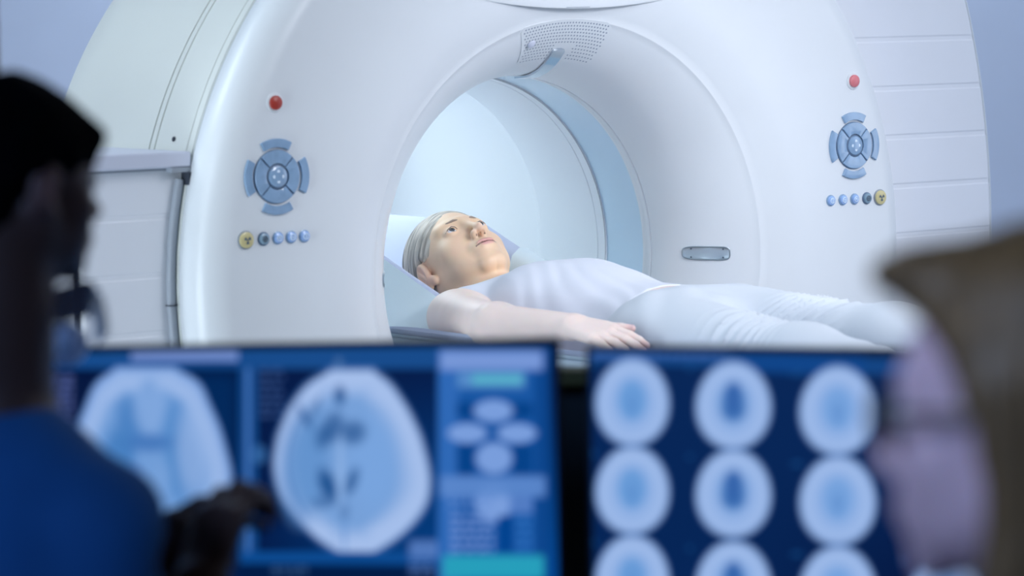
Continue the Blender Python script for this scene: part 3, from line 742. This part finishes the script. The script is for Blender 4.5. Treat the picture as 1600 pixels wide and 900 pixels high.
def pcol(V):
    c = face_cols(to_head(V), (0.94, 0.66, 0.44), (0.84, 0.44, 0.38), cheek=(0.94, 0.64, 0.46))
    wv = sst(0.24, 0.16, V[:, 1])[:, None] if False else np.clip((0.26-V[:, 1])/0.08, 0, 1)[:, None]
    c = c*(1-wv) + np.array((0.93, 0.76, 0.68))*wv
    for a, b_, r in tips_r:
        dd = np.linalg.norm(V-(b_+0.3*(a-b_)*0), axis=1); w_ = np.clip(1-dd/0.016, 0, 1)[:, None]; c = c*(1-w_) + np.array((0.85, 0.50, 0.46))*w_
    return c
body = sculpt('body', patient, (-0.34, -0.50, -0.23), (0.30, 0.56, 0.14), 0.0018, 'skin', PT, pcol, smooth=1)
for a, b_, r in tips_r:                               # nails
    ax_ = (b_-a)/np.linalg.norm(b_-a); c = b_ - ax_*0.001 + nr_*r*0.78
    loops = []
    sd = np.cross(ax_, nr_)
    for k_, o_ in ((1, -0.001), (1, 0.0008), (0.8, 0.0013)):
        loops.append([c + (ax_*math.cos(2*PI*q/16)*0.0062 + sd*math.sin(2*PI*q/16)*0.0046)*k_ + nr_*(o_ - 0.12*(math.sin(2*PI*q/16)*0.0046*k_)**2/0.0006*0.1) for q in range(16)])
    B().loft(loops).build('fingernail', M['nail'] if 'nail' in M else M.setdefault('nail', mat('nail', (0.85, 0.62, 0.60), 0.2)), body)
eyes(body, HT, gaze=(0.05, 1, 0.10)); brow_lash(body, HT)
# hair swept back from the brow
def hair_f(P):
    L = to_head(P); Q = L.copy(); Q[:, 0] = np.abs(L[:, 0])
    d = ell(L, (0, -0.020, 0.032), (0.0835, 0.099, 0.085))
    d = smin(d, ell(L, (0, -0.060, -0.020), (0.062, 0.052, 0.062)), 0.03)
    cut = ell(Q, (0.0, 0.128, -0.045), (0.0770, 0.102, 0.116))
    d = smax(d, -cut, 0.006)
    d = smax(d, -ell(Q, (0.092, 0.004, -0.020), (0.036, 0.036, 0.042)), 0.006)
    d = smin(d, rc(Q, (0.068, 0.018, 0.030), (0.0745, 0.014, 0.006), 0.0045, 0.0016), 0.008)
    g = np.sin(P[:, 1]*420 + 2.5*np.sin(P[:, 2]*30) + P[:, 0]*30)
    return d - 0.0007*g
sculpt('hair', hair_f, HC-0.14, HC+0.14, 0.0022, 'hair', body, smooth=1)

# white vest
def fold(P, sx, sy, amp, ph=0.0):
    return amp*np.sin(P[:, 0]*sx + P[:, 1]*sy + ph + 1.5*np.sin(P[:, 1]*17+P[:, 0]*11) + 1.2*np.sin(P[:, 2]*40))
def vest(P):
    ax = np.abs(P[:, 0]); x, y, z = P.T
    b = smin(torso(P), neck(P)+0.004, 0.02)
    b = smin(b, ell(P, (0, 0.01, -0.075), (0.115, 0.18, 0.072)), 0.04)
    dd = b - 0.0065 + 0.0042*sst(-0.17, -0.24, y) - 0.0009*np.sin(ax*170+y*60+2*np.sin(y*24))*sst(0.03, -0.06, -ax+0.0)*sst(0.16, 0.02, y)
    nl = 0.172 + 0.075*sst(0.035, 0.085, ax) + 0.5*np.maximum(0, -0.08-z)
    dd = smax(dd, y - nl, 0.006)
    dd = smax(dd, -(-(y + 0.225) ) if False else (-0.262 + 0.02*np.cos(x*14) - y), 0.004)
    q = P.copy(); q[:, 0] = ax
    arm = rc(q, (0.190, 0.215, -0.098), (0.205, 0.065, -0.105), 0.062, 0.045)
    dd = smax(dd, -arm, 0.006)
    return dd
sculpt('vest', vest, (-0.21, -0.34, -0.23), (0.21, 0.30, 0.06), 0.0028, 'top', body, smooth=2)
hips = [(s, np.array([s*0.085, -0.335, -0.108]), np.array([s*0.100, -0.720, -0.117 if s < 0 else -0.098]), np.array([s*0.110, -1.090, -0.140])) for s in (-1, 1)]
def trs(P):
    x, y, z = P.T
    d = ell(P, (0, -0.300, -0.110), (0.172, 0.150, 0.093))
    for s, hp, kn, an in hips:
        l = smin(rc(P, hp, kn, 0.089, 0.062), rc(P, kn, an, 0.063, 0.048), 0.04)
        yk = -0.60 if s < 0 else -0.545
        w_ = np.sin(y*135 + 900*(x-kn[0]+0.02)**2*s*-1 + (z+0.08)*55 + 1.6*np.sin(y*27+s)); e = 0.0085*np.exp(-((y-yk)/0.075)**2)*(1-2*np.abs(w_)**0.6)*0.8
        e = e + 0.0025*np.exp(-((y+0.98)/0.12)**2)*np.sin(y*120+(z+.1)*80)
        d = smin(d, l - e, 0.030)
    d = d - 0.0025*np.exp(-((y+0.35)/0.06)**2)*np.sin(y*60+np.abs(x)*70)
    d = smax(d, y + 0.175, 0.004)
    d = smax(d, -1.075 - y, 0.004)
    return d
sculpt('trousers', trs, (-0.22, -1.12, -0.23), (0.22, -0.15, 0.03), 0.0040, 'trousers', body, smooth=2)
def foot(s):
    def f(P):
        a = np.array([s*0.112, -1.085, -0.146]); t = np.array([s*0.135, -1.145, -0.025])
        d = smin(rc(P, a+[0, 0.05, 0], a, 0.034, 0.036), rc(P, a, t, 0.036, 0.020), 0.03)
        return smin(d, ell(P, a+[0, -0.01, -0.02], (0.030, 0.035, 0.026)), 0.02)
    return f
for s in (-1, 1):
    sculpt('sock', foot(s), (s*0.12-0.09, -1.22, -0.22), (s*0.12+0.09, -0.98, 0.02), 0.006, 'top', body)

# ---------------------------------------------------------------- the two colleagues, seen from behind (frame: x sideways, y facing, z up, origin on the floor under the pelvis)
def seated(root, hc, seat, yaw_head, tilt, arm_r, arm_l, skin, lip, cloth, h=0.0055, hairfn=None, hairmat='darkhair', hs=1.0, legs='darkcloth', reach=0.30):
    """hc: head centre in the body's frame"""
    hc = np.array(hc, np.float32)
    R = (rotz(yaw_head) @ rotx(tilt)).astype(np.float32)
    th_ = lambda P: ((P-hc) @ R)/hs
    pel = np.array([0, -0.02, seat+0.10]); che = np.array([0, 0.05*0+hc[1]*0.6, hc[2]-0.42]); nb = np.array([0, hc[1]*0.85-0.02, hc[2]-0.225])
    shr = np.array([0.155, hc[1]*0.8-0.01, hc[2]-(0.315 if hs == 1.0 else 0.325)]); shl = shr*[-1, 1, 1]
    def trunk(P):
        d = ell(P, che, (0.150, 0.108, 0.190)); d = smin(d, ell(P, pel, (0.175, 0.13, 0.115)), 0.08)
        d = smin(d, ell(P, (che+pel)/2, (0.145, 0.10, 0.18)), 0.06)
        Q = P.copy(); Q[:, 0] = np.abs(P[:, 0])
        return smin(d, rc(Q, nb-[0, 0, 0.03], shr+[0, 0, 0.005], 0.050, 0.052), 0.05)
    hd = []
    def limb(P, a, b_, c, r1, r2, r3): return smin(rc(P, a, b_, r1, r2), rc(P, b_, c, r2*1.02, r3), 0.025)
    (er, wrr), (elb, wl) = arm_r, arm_l
    er, wrr, elb, wl = [np.array(v, float) for v in (er, wrr, elb, wl)]
    hf_r = hand_parts(wrr, (wrr-er), (0, 0, 1), (-1, 0, 0), 1.0, curls=(0.8, 0.85, 0.9, 0.9), thumb=0.5)
    hf_l = hand_parts(wl, (wl-elb), (0, 0, 1), (1, 0, 0), 1.0, curls=(0.5, 0.55, 0.6, 0.6), thumb=0.5)
    def sleeves(P): return np.minimum(limb(P, shr, er, wrr, 0.054, 0.042, 0.029), limb(P, shl, elb, wl, 0.054, 0.042, 0.029))
    kz = seat+0.06
    legs_ = [(np.array([s*0.09, 0.02, kz]), np.array([s*0.13, 0.44, kz-0.02]), np.array([s*0.13, 0.42, 0.11])) for s in (-1, 1)]
    def leg(P, g=0.0):
        a = [smin(rc(P, hp, kn, 0.085+g, 0.058+g), rc(P, kn, an, 0.058+g, 0.038+g), 0.03) for hp, kn, an in legs_]
        return np.minimum(*a)
    def ft(P):
        a = [rc(P, an+[0, -0.02, -0.055], an+[0, 0.15, -0.075], 0.042, 0.032) for hp, kn, an in legs_]; return np.minimum(*a)
    def bodyf(P):
        nk = rc(P, nb-[0, 0, 0.02], hc + R @ np.array([0, -0.02, -0.05], np.float32), 0.060, 0.056)
        d = smin(trunk(P), smin(nk, near(P, hc, 0.16, lambda q: head_sdf(th_(q), eyes=False)*hs), 0.02), 0.03)
        d = smin(d, np.minimum(smin(sleeves(P), near(P, hf_r[1], hf_r[2], hf_r[0]), 0.01), near(P, hf_l[1], hf_l[2], hf_l[0])), 0.03)
        d = smin(d, leg(P), 0.03); return smin(d, ft(P), 0.02)
    lo = np.array([-0.55, -0.25, -0.01]); hi = np.array([0.55, 0.85, hc[2]+0.17])
    bo = sculpt('body', bodyf, lo, hi, h, 'skin', root, lambda V: face_cols(th_(V), skin, lip, cheek=tuple(np.array(skin)*0.95)), smooth=1)
    def shirt(P):
        d = smin(trunk(P)-0.010, sleeves(P)-0.008, 0.03) - 0.003*np.sin(P[:, 2]*40+P[:, 0]*25)*np.sin(P[:, 1]*30)
        d = smax(d, P[:, 2]-(nb[2]+0.035), 0.01)
        d = smax(d, seat-0.01-P[:, 2], 0.01)
        for e_, w_ in ((er, wrr), (elb, wl)):
            ax_ = (w_-e_)/np.linalg.norm(w_-e_); cut = ((P-(e_+(w_-e_)*0.80)) @ ax_.astype(np.float32)); m = np.linalg.norm(P-w_.astype(np.float32), axis=1)-0.16
            d = smax(d, -smax(-cut, m, 0.01), 0.004)
        return d
    sculpt('tunic', shirt, lo, hi, 0.007, cloth, bo, smooth=2)
    def tr(P): return smax(smin(leg(P, 0.010), ell(P, pel-[0, 0, 0.02], (0.187, 0.14, 0.105)), 0.03), P[:, 2]-(seat+0.16), 0.01)
    sculpt('trousers', tr, (-0.3, -0.2, 0.06), (0.3, 0.62, seat+0.25), 0.009, legs, bo)
    for s in (-1, 1):
        sculpt('shoe', lambda P: smax(rc(P, (s*0.13, 0.39, 0.052), (s*0.13, 0.585, 0.04), 0.052, 0.040), 0.002-P[:, 2], 0.004), (s*0.13-0.08, 0.30, -0.01), (s*0.13+0.08, 0.66, 0.13), 0.009, 'black', bo)
    HT_ = Matrix.Translation(Vector(hc.tolist())) @ Matrix([list(map(float, R[i]*hs)) + [0] for i in range(3)] + [[0, 0, 0, 1]])
    eyes(bo, HT_)
    if hairfn: sculpt('hair', lambda P: hairfn(th_(P))*hs, hc-np.array([0.17, 0.17, 0.30]), hc+0.17, 0.0045, hairmat, bo)
    return bo, HT_, nb
def stool(name, T, seat, label):
    r = empty(name, T, label, 'stool')
    B().disc((0, 0, seat-0.06), (0, 0, 1), 0.19, 0.06, n=48, dome=0.004).build('seat', 'darkcloth', r)
    B().tube([(0, 0, 0.10), (0, 0, seat-0.055)], 0.025, n=16).build('column', 'gasket', r)
    for k in range(5):
        a = 2*PI*k/5; lg = B().tube([(0, 0, 0.12), (0.27*math.cos(a), 0.27*math.sin(a), 0.075)], [0.024, 0.014], n=10).build('leg', 'gasket', r)
        B().disc((0.27*math.cos(a)-0.012*math.sin(a), 0.27*math.sin(a)+0.012*math.cos(a), 0.0265), (math.sin(a), -math.cos(a), 0), 0.026, 0.024, n=20).build('caster', 'black', lg)
    return r
def short_hair(L):
    d = ell(L, (0, -0.018, 0.034), (0.084, 0.103, 0.081))
    d = smin(d, ell(L, (0, -0.055, -0.030), (0.062, 0.055, 0.060)), 0.03)
    d = smax(d, -ell(L, (0, 0.145, -0.045), (0.085, 0.120, 0.112)), 0.010)
    d = smax(d, -(ell(np.abs(L)*[1, 0, 0]+L*[0, 1, 1], (0.085, 0.015, -0.030), (0.030, 0.032, 0.045))), 0.008)
    q = smin(d, ell(L, (0.01, 0.068, 0.044), (0.046, 0.029, 0.028)), 0.018)
    return q - 0.004*np.sin(L[:, 0]*110+3*np.sin(L[:, 2]*60))*np.sin(L[:, 1]*95+L[:, 2]*70)
def long_hair(L):
    ax = np.abs(L[:, 0])
    d = ell(L, (0, -0.018, 0.034), (0.088, 0.106, 0.086))
    d = smin(d, ell(L, (0, -0.045, -0.075), (0.095, 0.075, 0.130)), 0.05)
    Q = L.copy(); Q[:, 0] = ax
    d = smin(d, rc(Q, (0.072, -0.005, 0.02), (0.080, -0.002, -0.15), 0.026, 0.030), 0.03)
    d = smax(d, -ell(L, (0, 0.112, -0.050), (0.220, 0.125, 0.126)), 0.012)
    d = smin(d, ell(L, (0, 0.064, 0.087), (0.060, 0.040, 0.018)), 0.02)
    return d - 0.0015*np.sin(np.arctan2(L[:, 0], L[:, 1]+0.02)*45)

def place_person(hx, hy, D, face_deg, back, side=0.0):
    """body frame so that the head centre projects at pixel (hx, hy) and distance D; face_deg from straight away, + to the right"""
    P = at(hx, hy, D); a = -TH - math.radians(face_deg)
    T = Matrix.Translation((0, 0, 0)) @ Matrix.Rotation(a, 4, 'Z'); o = T.to_3x3() @ Vector((side, back, 0))
    T = Matrix.Translation((P[0]-o.x, P[1]-o.y, 0)) @ T
    return T, P[2]
# man on the left
T1, z1 = place_person(24, 277, 3.05, 47, 0.10)
man = empty('person', T1, 'dark-haired man in blue tunic turned right beside the left screen', 'person')
s1 = z1-0.74
bo, HTm, nbm = seated(man, (0, 0.10, z1), s1, math.radians(-2), math.radians(-4), ((0.20, 0.05, z1-0.62), (0.12, 0.215, z1-0.400)), ((-0.19, 0.10, z1-0.60), (-0.03, 0.235, z1-0.415)),
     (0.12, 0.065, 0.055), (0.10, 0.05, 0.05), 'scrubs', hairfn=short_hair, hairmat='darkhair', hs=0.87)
cc = B(); loops = []
for t in np.linspace(0, 1, 12):
    a = -1.0 + 2.0*t; r = 0.078
    x, y = math.sin(a)*r, math.cos(a)*r*1.15
    zt = z1-0.112-0.02*abs(a); flo = Vector((0, nbm[1]+0.030, 0.004))
    loops.append([flo+Vector((x*0.93, y*0.93, zt+.006)), flo+Vector((x, y+0.000, zt-0.004)), flo+Vector((x*1.02, y+0.003, zt-0.030)), flo+Vector((x*0.9, y, zt-0.030))])
cc.loft(loops); cc.build('collar', 'collar', bo, label='pale stand-up collar')
stool('swivel_stool', T1, s1, 'dark round swivel stool under the seated man')
# woman on the right
T2, z2 = place_person(1622, 636, 2.02, -60, 0.10)
wom = empty('person', T2, 'light brown haired woman wearing glasses and dark top on the right, facing the screens', 'person')
s2 = z2-0.74
bo2, HTw, nbw = seated(wom, (0, 0.10, z2), s2, 0.0, math.radians(-2), ((0.25, 0.16, z2-0.56), (0.12, 0.38, z2-0.53)), ((-0.25, 0.16, z2-0.56), (-0.12, 0.38, z2-0.53)),
     (0.62, 0.46, 0.54), (0.6, 0.30, 0.33), 'navy', hairfn=long_hair, hairmat='brownhair')
g = B()
for sg in (-1, 1):
    g.tube([HTw @ Vector((sg*(0.033+0.024*math.cos(t)), 0.1010-0.006*(1+math.cos(t)), -0.004+0.018*math.sin(t))) for t in np.linspace(0, 2*PI, 28)], 0.0016, n=8)
    g.tube([HTw @ Vector(p) for p in ((sg*0.057, 0.090, 0.002), (sg*0.070, 0.082, 0.003), (sg*0.078, 0.04, 0.004), (sg*0.080, -0.01, 0.006), (sg*0.078, -0.03, -0.012))], 0.0028, n=8)
g.tube([HTw @ Vector(p) for p in ((-0.009, 0.101, 0.0), (0, 0.104, 0.003), (0.009, 0.101, 0.0))], 0.0018, n=8)
gl = g.build('glasses', 'frame', None); tag(gl, 'dark-framed glasses worn by the light brown haired woman on the right', 'glasses')
gl.matrix_world = T2
for sg in (-1, 1):
    b = B(); b.loft([[HTw @ Vector((sg*(0.033+0.023*math.cos(t)*s_), 0.1010-0.006*(1+math.cos(t)*s_)+o_, -0.004+0.017*math.sin(t)*s_)) for t in np.linspace(0, 2*PI, 29)[:-1]] for s_, o_ in ((1, -0.0008), (1, 0.0008))])
    b.build('lens', 'lens', gl)
stool('swivel_stool', T2, s2, 'dark round swivel stool under the seated woman with glasses')

# ================================================================== CONTROL DESK
DK = empty('control_desk', ROOM, 'long dark desk carrying the two monitors in front of the window', 'desk')
B().box((-1.5, 2.95, 0.70), (1.7, 3.82, 0.735)).build('desk_top', 'desk', DK, bevel=0.006)
for x in (-1.45, 0.10, 1.62): B().box((x, 3.05, 0.0), (x+0.04, 3.78, 0.70)).build('side_panel', 'desk', DK, bevel=0.003)

def lin(c):
    c = np.asarray(c, float)/255.0; return np.where(c <= 0.04045, c/12.92, ((c+0.055)/1.055)**2.4)
class Paint:
    def __init__(s, x, y, base): s.x = x; s.y = y; s.c = np.tile(lin(base), (len(x), 1))
    def put(s, m, col): m = np.clip(m, 0, 1)[:, None]; s.c = s.c*(1-m) + lin(col)*m
    def rect(s, x0, y0, x1, y1, col, a=1.0, sl=0.0, e=2.0):
        y = s.y - sl*(s.x-x0)
        s.put(a*np.clip((s.x-x0)/e+.5, 0, 1)*np.clip((x1-s.x)/e+.5, 0, 1)*np.clip((y-y0)/e+.5, 0, 1)*np.clip((y1-y)/e+.5, 0, 1), col)
    def el(s, cx, cy, rx, ry, col, a=1.0, soft=0.1, ang=0.0, egg=0.0):
        dx, dy = s.x-cx, s.y-cy; c_, s_ = math.cos(ang), math.sin(ang); u, v = c_*dx+s_*dy, -s_*dx+c_*dy
        k = 1 + egg*np.clip(v/ry, -1, 1); r = np.sqrt((u/(rx*k))**2+(v/ry)**2); s.put(a*np.clip((1-r)/soft+.5, 0, 1), col)
    def outline(s, rows, k, col, soft=6, a=1.0, dx=0.0):
        ys_, l, r = [np.array(v, float) for v in zip(*rows)]; cy = (ys_[0]+ys_[-1])/2; cx = (l.min()+r.max())/2 + dx
        yy = np.arange(ys_[0], ys_[-1]+1, 2.0); kr = np.hanning(23); kr /= kr.sum(); sm = lambda v: np.convolve(np.pad(np.interp(yy, ys_, v), 11, mode='edge'), kr, 'valid')
        l, r, ys0, ys1 = sm(l), sm(r), ys_[0], ys_[-1]; ys_ = yy
        X = cx-dx + (s.x-cx)/k; Y = cy + (s.y-cy)/k
        d = np.minimum(np.minimum(X-np.interp(Y, ys_, l), np.interp(Y, ys_, r)-X), np.minimum(Y-ys_[0], ys_[-1]-Y)*1.6+2)
        s.put(a*np.clip(d/soft+.5, 0, 1), col)
    def lines(s, x0, y0, x1, y1, n, col, a=0.8, seed=1):
        rg = random.Random(seed); h = (y1-y0)/n
        for i in range(n):
            x = x0
            while x < x1-4:
                w_ = rg.uniform(6, 18); s.rect(x, y0+i*h+h*0.15, min(x+w_, x1), y0+i*h+h*0.65, col, a); x += w_+rg.uniform(3, 6)
def monitor(name, T, W, H, painter, label, nx=440):
    """T: local x along the screen, z up, y away; origin at the foot of the stand on the desk. screen centre given inside T"""
    r = empty(name, T, label, 'monitor')
    zc = H/2 + 0.145
    B().box((-W/2-0.006, 0.0, zc-H/2-0.018), (W/2+0.006, 0.022, zc+H/2+0.006)).build('casing', 'bezel', r, bevel=0.003)
    B().box((-W*0.3, 0.021, zc-H*0.3), (W*0.3, 0.05, zc+H*0.3)).build('back_cover', 'bezel', r, bevel=0.01)
    B().box((-0.03, 0.045, 0.012), (0.03, 0.062, zc)).build('stand_neck', 'bezel', r, bevel=0.004)
    B().box((-0.13, -0.06, 0.0), (0.13, 0.12, 0.012)).build('stand_base', 'bezel', r, bevel=0.004)
    ny = int(nx*H/W); xs = np.linspace(-W/2, W/2, nx+1); zs = np.linspace(zc-H/2, zc+H/2, ny+1)
    X, Z = np.meshgrid(xs, zs, indexing='ij'); V = np.stack([X.ravel(), np.full(X.size, -0.0012), Z.ravel()], 1)
    i, j = np.meshgrid(np.arange(nx), np.arange(ny), indexing='ij'); a = (i*(ny+1)+j).ravel()
    Q = np.stack([a, a+ny+1, a+ny+2, a+1], 1).astype(np.int32)
    s = make('screen', V, Q, 'screen', r, smooth=False, label='lit screen showing brain scans')
    Wd = (np.array(T) @ np.concatenate([V, np.ones((len(V), 1))], 1).T).T[:, :3]
    D = Wd - CAM; dz = D @ fw; px = 800+F*(D @ rt)/dz; py = 450-F*(D @ up)/dz
    setcol(s, painter(px, py)); return r
B1 = [(577, 190, 262), (584, 170, 290), (600, 150, 312), (630, 138, 324), (665, 124, 340), (700, 112, 350), (735, 103, 359), (765, 104, 360), (790, 108, 357), (812, 122, 345), (828, 142, 325), (840, 172, 292), (846, 200, 262)]
B2 = [(580, 525, 575), (588, 500, 596), (604, 478, 612), (640, 452, 636), (680, 436, 655), (720, 429, 666), (750, 432, 671), (780, 442, 668), (805, 462, 655), (830, 484, 632), (850, 508, 606), (862, 530, 584), (867, 545, 570)]
def egg_scan(p, cx, cy, rx=57, ry=68, core=(105, 155, 215), cr=(23, 32), shape=0):
    p.el(cx, cy, rx*1.02, ry*1.02, (95, 135, 195), soft=0.10, egg=0.05); p.el(cx, cy, rx*0.95, ry*0.95, (158, 186, 232), soft=0.16, egg=0.05)
    p.el(cx, cy+2, rx*0.70, ry*0.72, (135, 170, 224), 0.6, soft=0.4)
    p.el(cx, cy-2, cr[0], cr[1], core, soft=0.35)
    if shape: p.el(cx, cy-9, cr[0]*0.62, cr[1]*0.85, (35, 85, 160), 0.8, soft=0.5); p.el(cx, cy+10, cr[0]*0.8, cr[1]*0.4, (50, 100, 170), 0.6, soft=0.6)
    else: p.el(cx, cy+4, cr[0]*0.3, cr[1]*0.5, (85, 135, 200), 0.6, soft=0.8)
def paint_left(x, y):
    p = Paint(x, y, (3, 22, 66))
    p.put(np.clip((x-380)/350, 0, 1)*np.clip((y-560)/330, 0, 1)*0.6, (0, 84, 168))
    p.rect(-20, 543, 860, 576, (22, 74, 138)); p.rect(205, 543, 372, 564, (108, 136, 198))
    p.rect(62, 580, 374, 900, (2, 18, 58)); p.rect(300, 580, 374, 900, (2, 44, 96), 0.8, e=40)
    p.rect(42, 575, 60, 760, (14, 66, 128)); p.rect(-10, 680, 16, 770, (90, 130, 205), e=10)
    p.lines(72, 586, 114, 660, 7, (92, 108, 170), 0.85, 3); p.rect(64, 700, 82, 716, (20, 60, 110))
    # first slice: rounded at the crown, broad below
    p.outline(B1, 1.03, (62, 112, 182), 4); p.outline(B1, 1.0, (136, 170, 224), 10); p.outline(B1, 0.93, (152, 182, 230), 14)
    p.outline(B1, 0.74, (112, 156, 214), 26)
    p.el(184, 725, 26, 66, (62, 122, 188), 0.85, soft=0.6, ang=0.15); p.el(284, 725, 26, 66, (78, 134, 198), 0.8, soft=0.6, ang=-0.15)
    p.el(205, 655, 20, 34, (70, 126, 192), 0.8, soft=0.6, ang=-0.3); p.el(268, 655, 16, 30, (84, 138, 202), 0.7, soft=0.6, ang=0.3)
    p.el(234, 635, 24, 44, (130, 168, 222), 0.8, soft=0.5); p.el(234, 692, 34, 14, (58, 112, 182), 0.8, soft=0.8); p.el(212, 745, 10, 18, (60, 102, 178), 0.7, soft=0.9)
    p.el(252, 745, 14, 24, (118, 160, 216), 0.7, soft=0.8); p.el(232, 606, 10, 12, (120, 160, 216), 0.7, soft=0.8)
    p.el(300, 712, 22, 66, (160, 188, 234), 0.5, soft=0.8, ang=-0.08)
    # middle divider and second slice
    p.rect(374, 575, 402, 880, (16, 70, 134)); p.rect(384, 575, 391, 880, (70, 116, 184), 0.9)
    p.lines(406, 574, 444, 656, 7, (60, 92, 150), 0.6, 5); p.el(404, 710, 12, 15, (50, 100, 160), 0.8)
    p.rect(524, 560, 534, 580, (80, 120, 170), 0.8, e=5)
    p.outline(B2, 1.05, (60, 112, 182), 5, 0.6); p.outline(B2, 1.0, (164, 190, 234), 9); p.outline(B2, 0.76, (118, 160, 216), 52, 1.0, -8)
    p.el(478, 728, 36, 84, (92, 142, 202), 0.75, soft=0.6, ang=0.1); p.el(583, 722, 36, 70, (120, 164, 222), 0.8, soft=0.7)
    for (cx, cy, rx, ry, an, a_) in ((531, 618, 9, 15, 0, .85), (520, 668, 16, 24, .3, .75), (552, 676, 20, 18, -.3, .75), (504, 684, 12, 18, .2, .6), (476, 652, 6, 20, -.5, .7), (492, 640, 5, 22, .4, .5), (512, 758, 13, 26, -.35, .95), (550, 752, 9, 22, .35, .75), (505, 785, 18, 10, 0, .5), (538, 800, 8, 14, 0, .4)):
        p.el(cx, cy, rx, ry, (24, 80, 142), a_, soft=0.8, ang=an)
    p.el(532, 735, 5, 50, (140, 176, 226), 0.9, soft=0.8); p.el(538, 838, 3, 24, (96, 144, 208), 0.7, soft=0.8)
    r = np.sqrt(((x-549)/108)**2+((y-722)/126)**2); p.put(((np.abs(r-0.93) < 0.02) & (x < 480) & (y > 640))*0.6, (60, 112, 180))
    p.rect(378, 862, 690, 880, (12, 74, 144)); p.rect(378, 884, 690, 960, (2, 28, 70)); p.rect(640, 845, 688, 872, (88, 128, 196), 0.8, e=8)
    p.lines(425, 884, 480, 900, 2, (60, 100, 150), 0.7, 9); p.lines(640, 876, 680, 900, 3, (90, 130, 200), 0.7, 4)
    # tool column
    p.rect(684, 545, 856, 960, (24, 86, 162)); p.rect(686, 548, 716, 960, (50, 108, 186), 0.8, e=8); p.rect(836, 545, 858, 960, (8, 66, 136), 0.9, e=6)
    p.rect(688, 549, 848, 578, (118, 150, 214), e=8); p.rect(715, 580, 820, 606, (84, 138, 200), e=8); p.rect(738, 586, 816, 600, (86, 176, 200), e=6)
    for q in ((714, 628, 742, 654), (796, 628, 832, 654), (714, 694, 742, 742), (800, 694, 832, 742)): p.rect(*q, (0, 62, 132), 0.9, e=6)
    for q in ((771, 642, 30, 17), (730, 677, 30, 15), (808, 677, 30, 15), (772, 716, 28, 24), (771, 786, 28, 30)): p.el(*q, (124, 160, 222), 0.95, soft=0.3)
    p.rect(688, 744, 852, 776, (92, 136, 204), 0.9, e=8); p.lines(700, 775, 770, 802, 2, (96, 138, 208), 0.8, 8); p.rect(795, 775, 832, 802, (96, 136, 206), 0.7, e=6)
    p.lines(704, 805, 772, 866, 5, (112, 146, 212), 0.9, 2); p.rect(778, 806, 802, 864, (0, 66, 142), e=4); p.lines(806, 806, 832, 862, 4, (48, 112, 190), 0.8, 6)
    p.rect(692, 868, 850, 905, (38, 158, 186), e=8)
    return p.c
def paint_right(x, y):
    p = Paint(x, y, (1, 34, 84)); sl = 0.042
    p.put(np.clip((x-1100)/300, 0, 1)*np.clip((y-700)/200, 0, 1)*0.7, (0, 14, 56))
    p.rect(916, 541, 1900, 566, (14, 66, 128), 1, sl); p.lines(925, 548, 1140, 566, 1, (62, 100, 170), 0.8, 12)
    for q in range(3): p.lines(926+q*70, 546, 990+q*70, 566, 1, (56, 96, 166), 0.6, q)
    p.rect(1140, 548, 1350, 580, (8, 66, 136), 0.8, sl, 8)
    for rI, (ys_) in enumerate(((628, 633, 641, 650, 660), (766, 771, 782, 794, 807), (905, 914, 923, 934, 950), (1044, 1052, 1064, 1076, 1095))):
        for k, cx in enumerate((988, 1146, 1309, 1478, 1655)):
            p.lines(cx-72, ys_[k]-62, cx-56, ys_[k]-50, 1, (20, 76, 136), 0.7, k)
            if k == 0: egg_scan(p, cx, ys_[k])
            elif k == 1: egg_scan(p, cx, ys_[k], 58, 68, shape=1, core=(96, 144, 206))
            else: egg_scan(p, cx, ys_[k], 59, 69, core=(118, 162, 220), cr=(25, 34))
    return p.c
MH = 0.336; MW = 0.597
c1 = Vector(at(424, 538, 3.42)); hD = 0.735
zt = c1.z; stand1 = zt - 0.006 - MH - 0.145 - hD
def mon_T(px_, py_, D, W, yaw):
    P = at(px_, py_, D); return Matrix.Translation((P[0], P[1], P[2]-0.006-MH-0.145)) @ Matrix.Rotation(-TH+yaw, 4, 'Z')
TL = mon_T(430, 537, 3.42, MW, 0.0)
ml = monitor('monitor', TL, MW, MH, paint_left, 'wide monitor showing two large blurred brain slices, beside the man')
Pq = at(917, 540, 3.40); ya = -math.radians(15)
ctr = Vector(Pq) + (Matrix.Rotation(-TH+ya, 3, 'Z') @ Vector((MW/2+0.004, 0, 0)))
TR = Matrix.Translation((ctr.x, ctr.y, Pq[2]-0.006-MH-0.145)) @ Matrix.Rotation(-TH+ya, 4, 'Z')
mr = monitor('monitor', TR, MW, MH, paint_right, 'monitor showing a grid of small round brain slices, beside the woman with glasses')
for nm, T, lb in (('monitor_riser', TL, 'low dark riser under the monitor with two large brain slices'), ('monitor_riser', TR, 'low dark riser under the monitor with the grid of slices')):
    hh = T.translation.z - 0.735
    o = B().box((-0.16, -0.08, 0.735-T.translation.z), (0.16, 0.14, -0.0005)).build(nm, 'desk', None, bevel=0.004); o.matrix_world = T; tag(o, lb, 'riser', 'monitor risers on the desk')
P = at(105, 538, 3.385)  # unidentified pale blue blob, modelled as a round ball with a clip
wc = empty('ball', Matrix.Translation(Vector(P)) @ Matrix.Rotation(-TH, 4, 'Z'), 'round pale blue webcam clipped on the left monitor beside the man\'s neck', 'ball')
V, Fc = sphere((0, 0, 0), 0.023, 32, 20); B().add(V, Fc).build('ball_shell', 'cam', wc, auto=None)
B().disc((0, -0.0215, 0), (0, -1, 0), 0.0045, 0.003, n=24).build('ball_stud', 'key', wc)
B().box((-0.012, 0.012, -0.014), (0.012, 0.05, 0.0125)).build('ball_clip', 'bezel', wc, bevel=0.002)
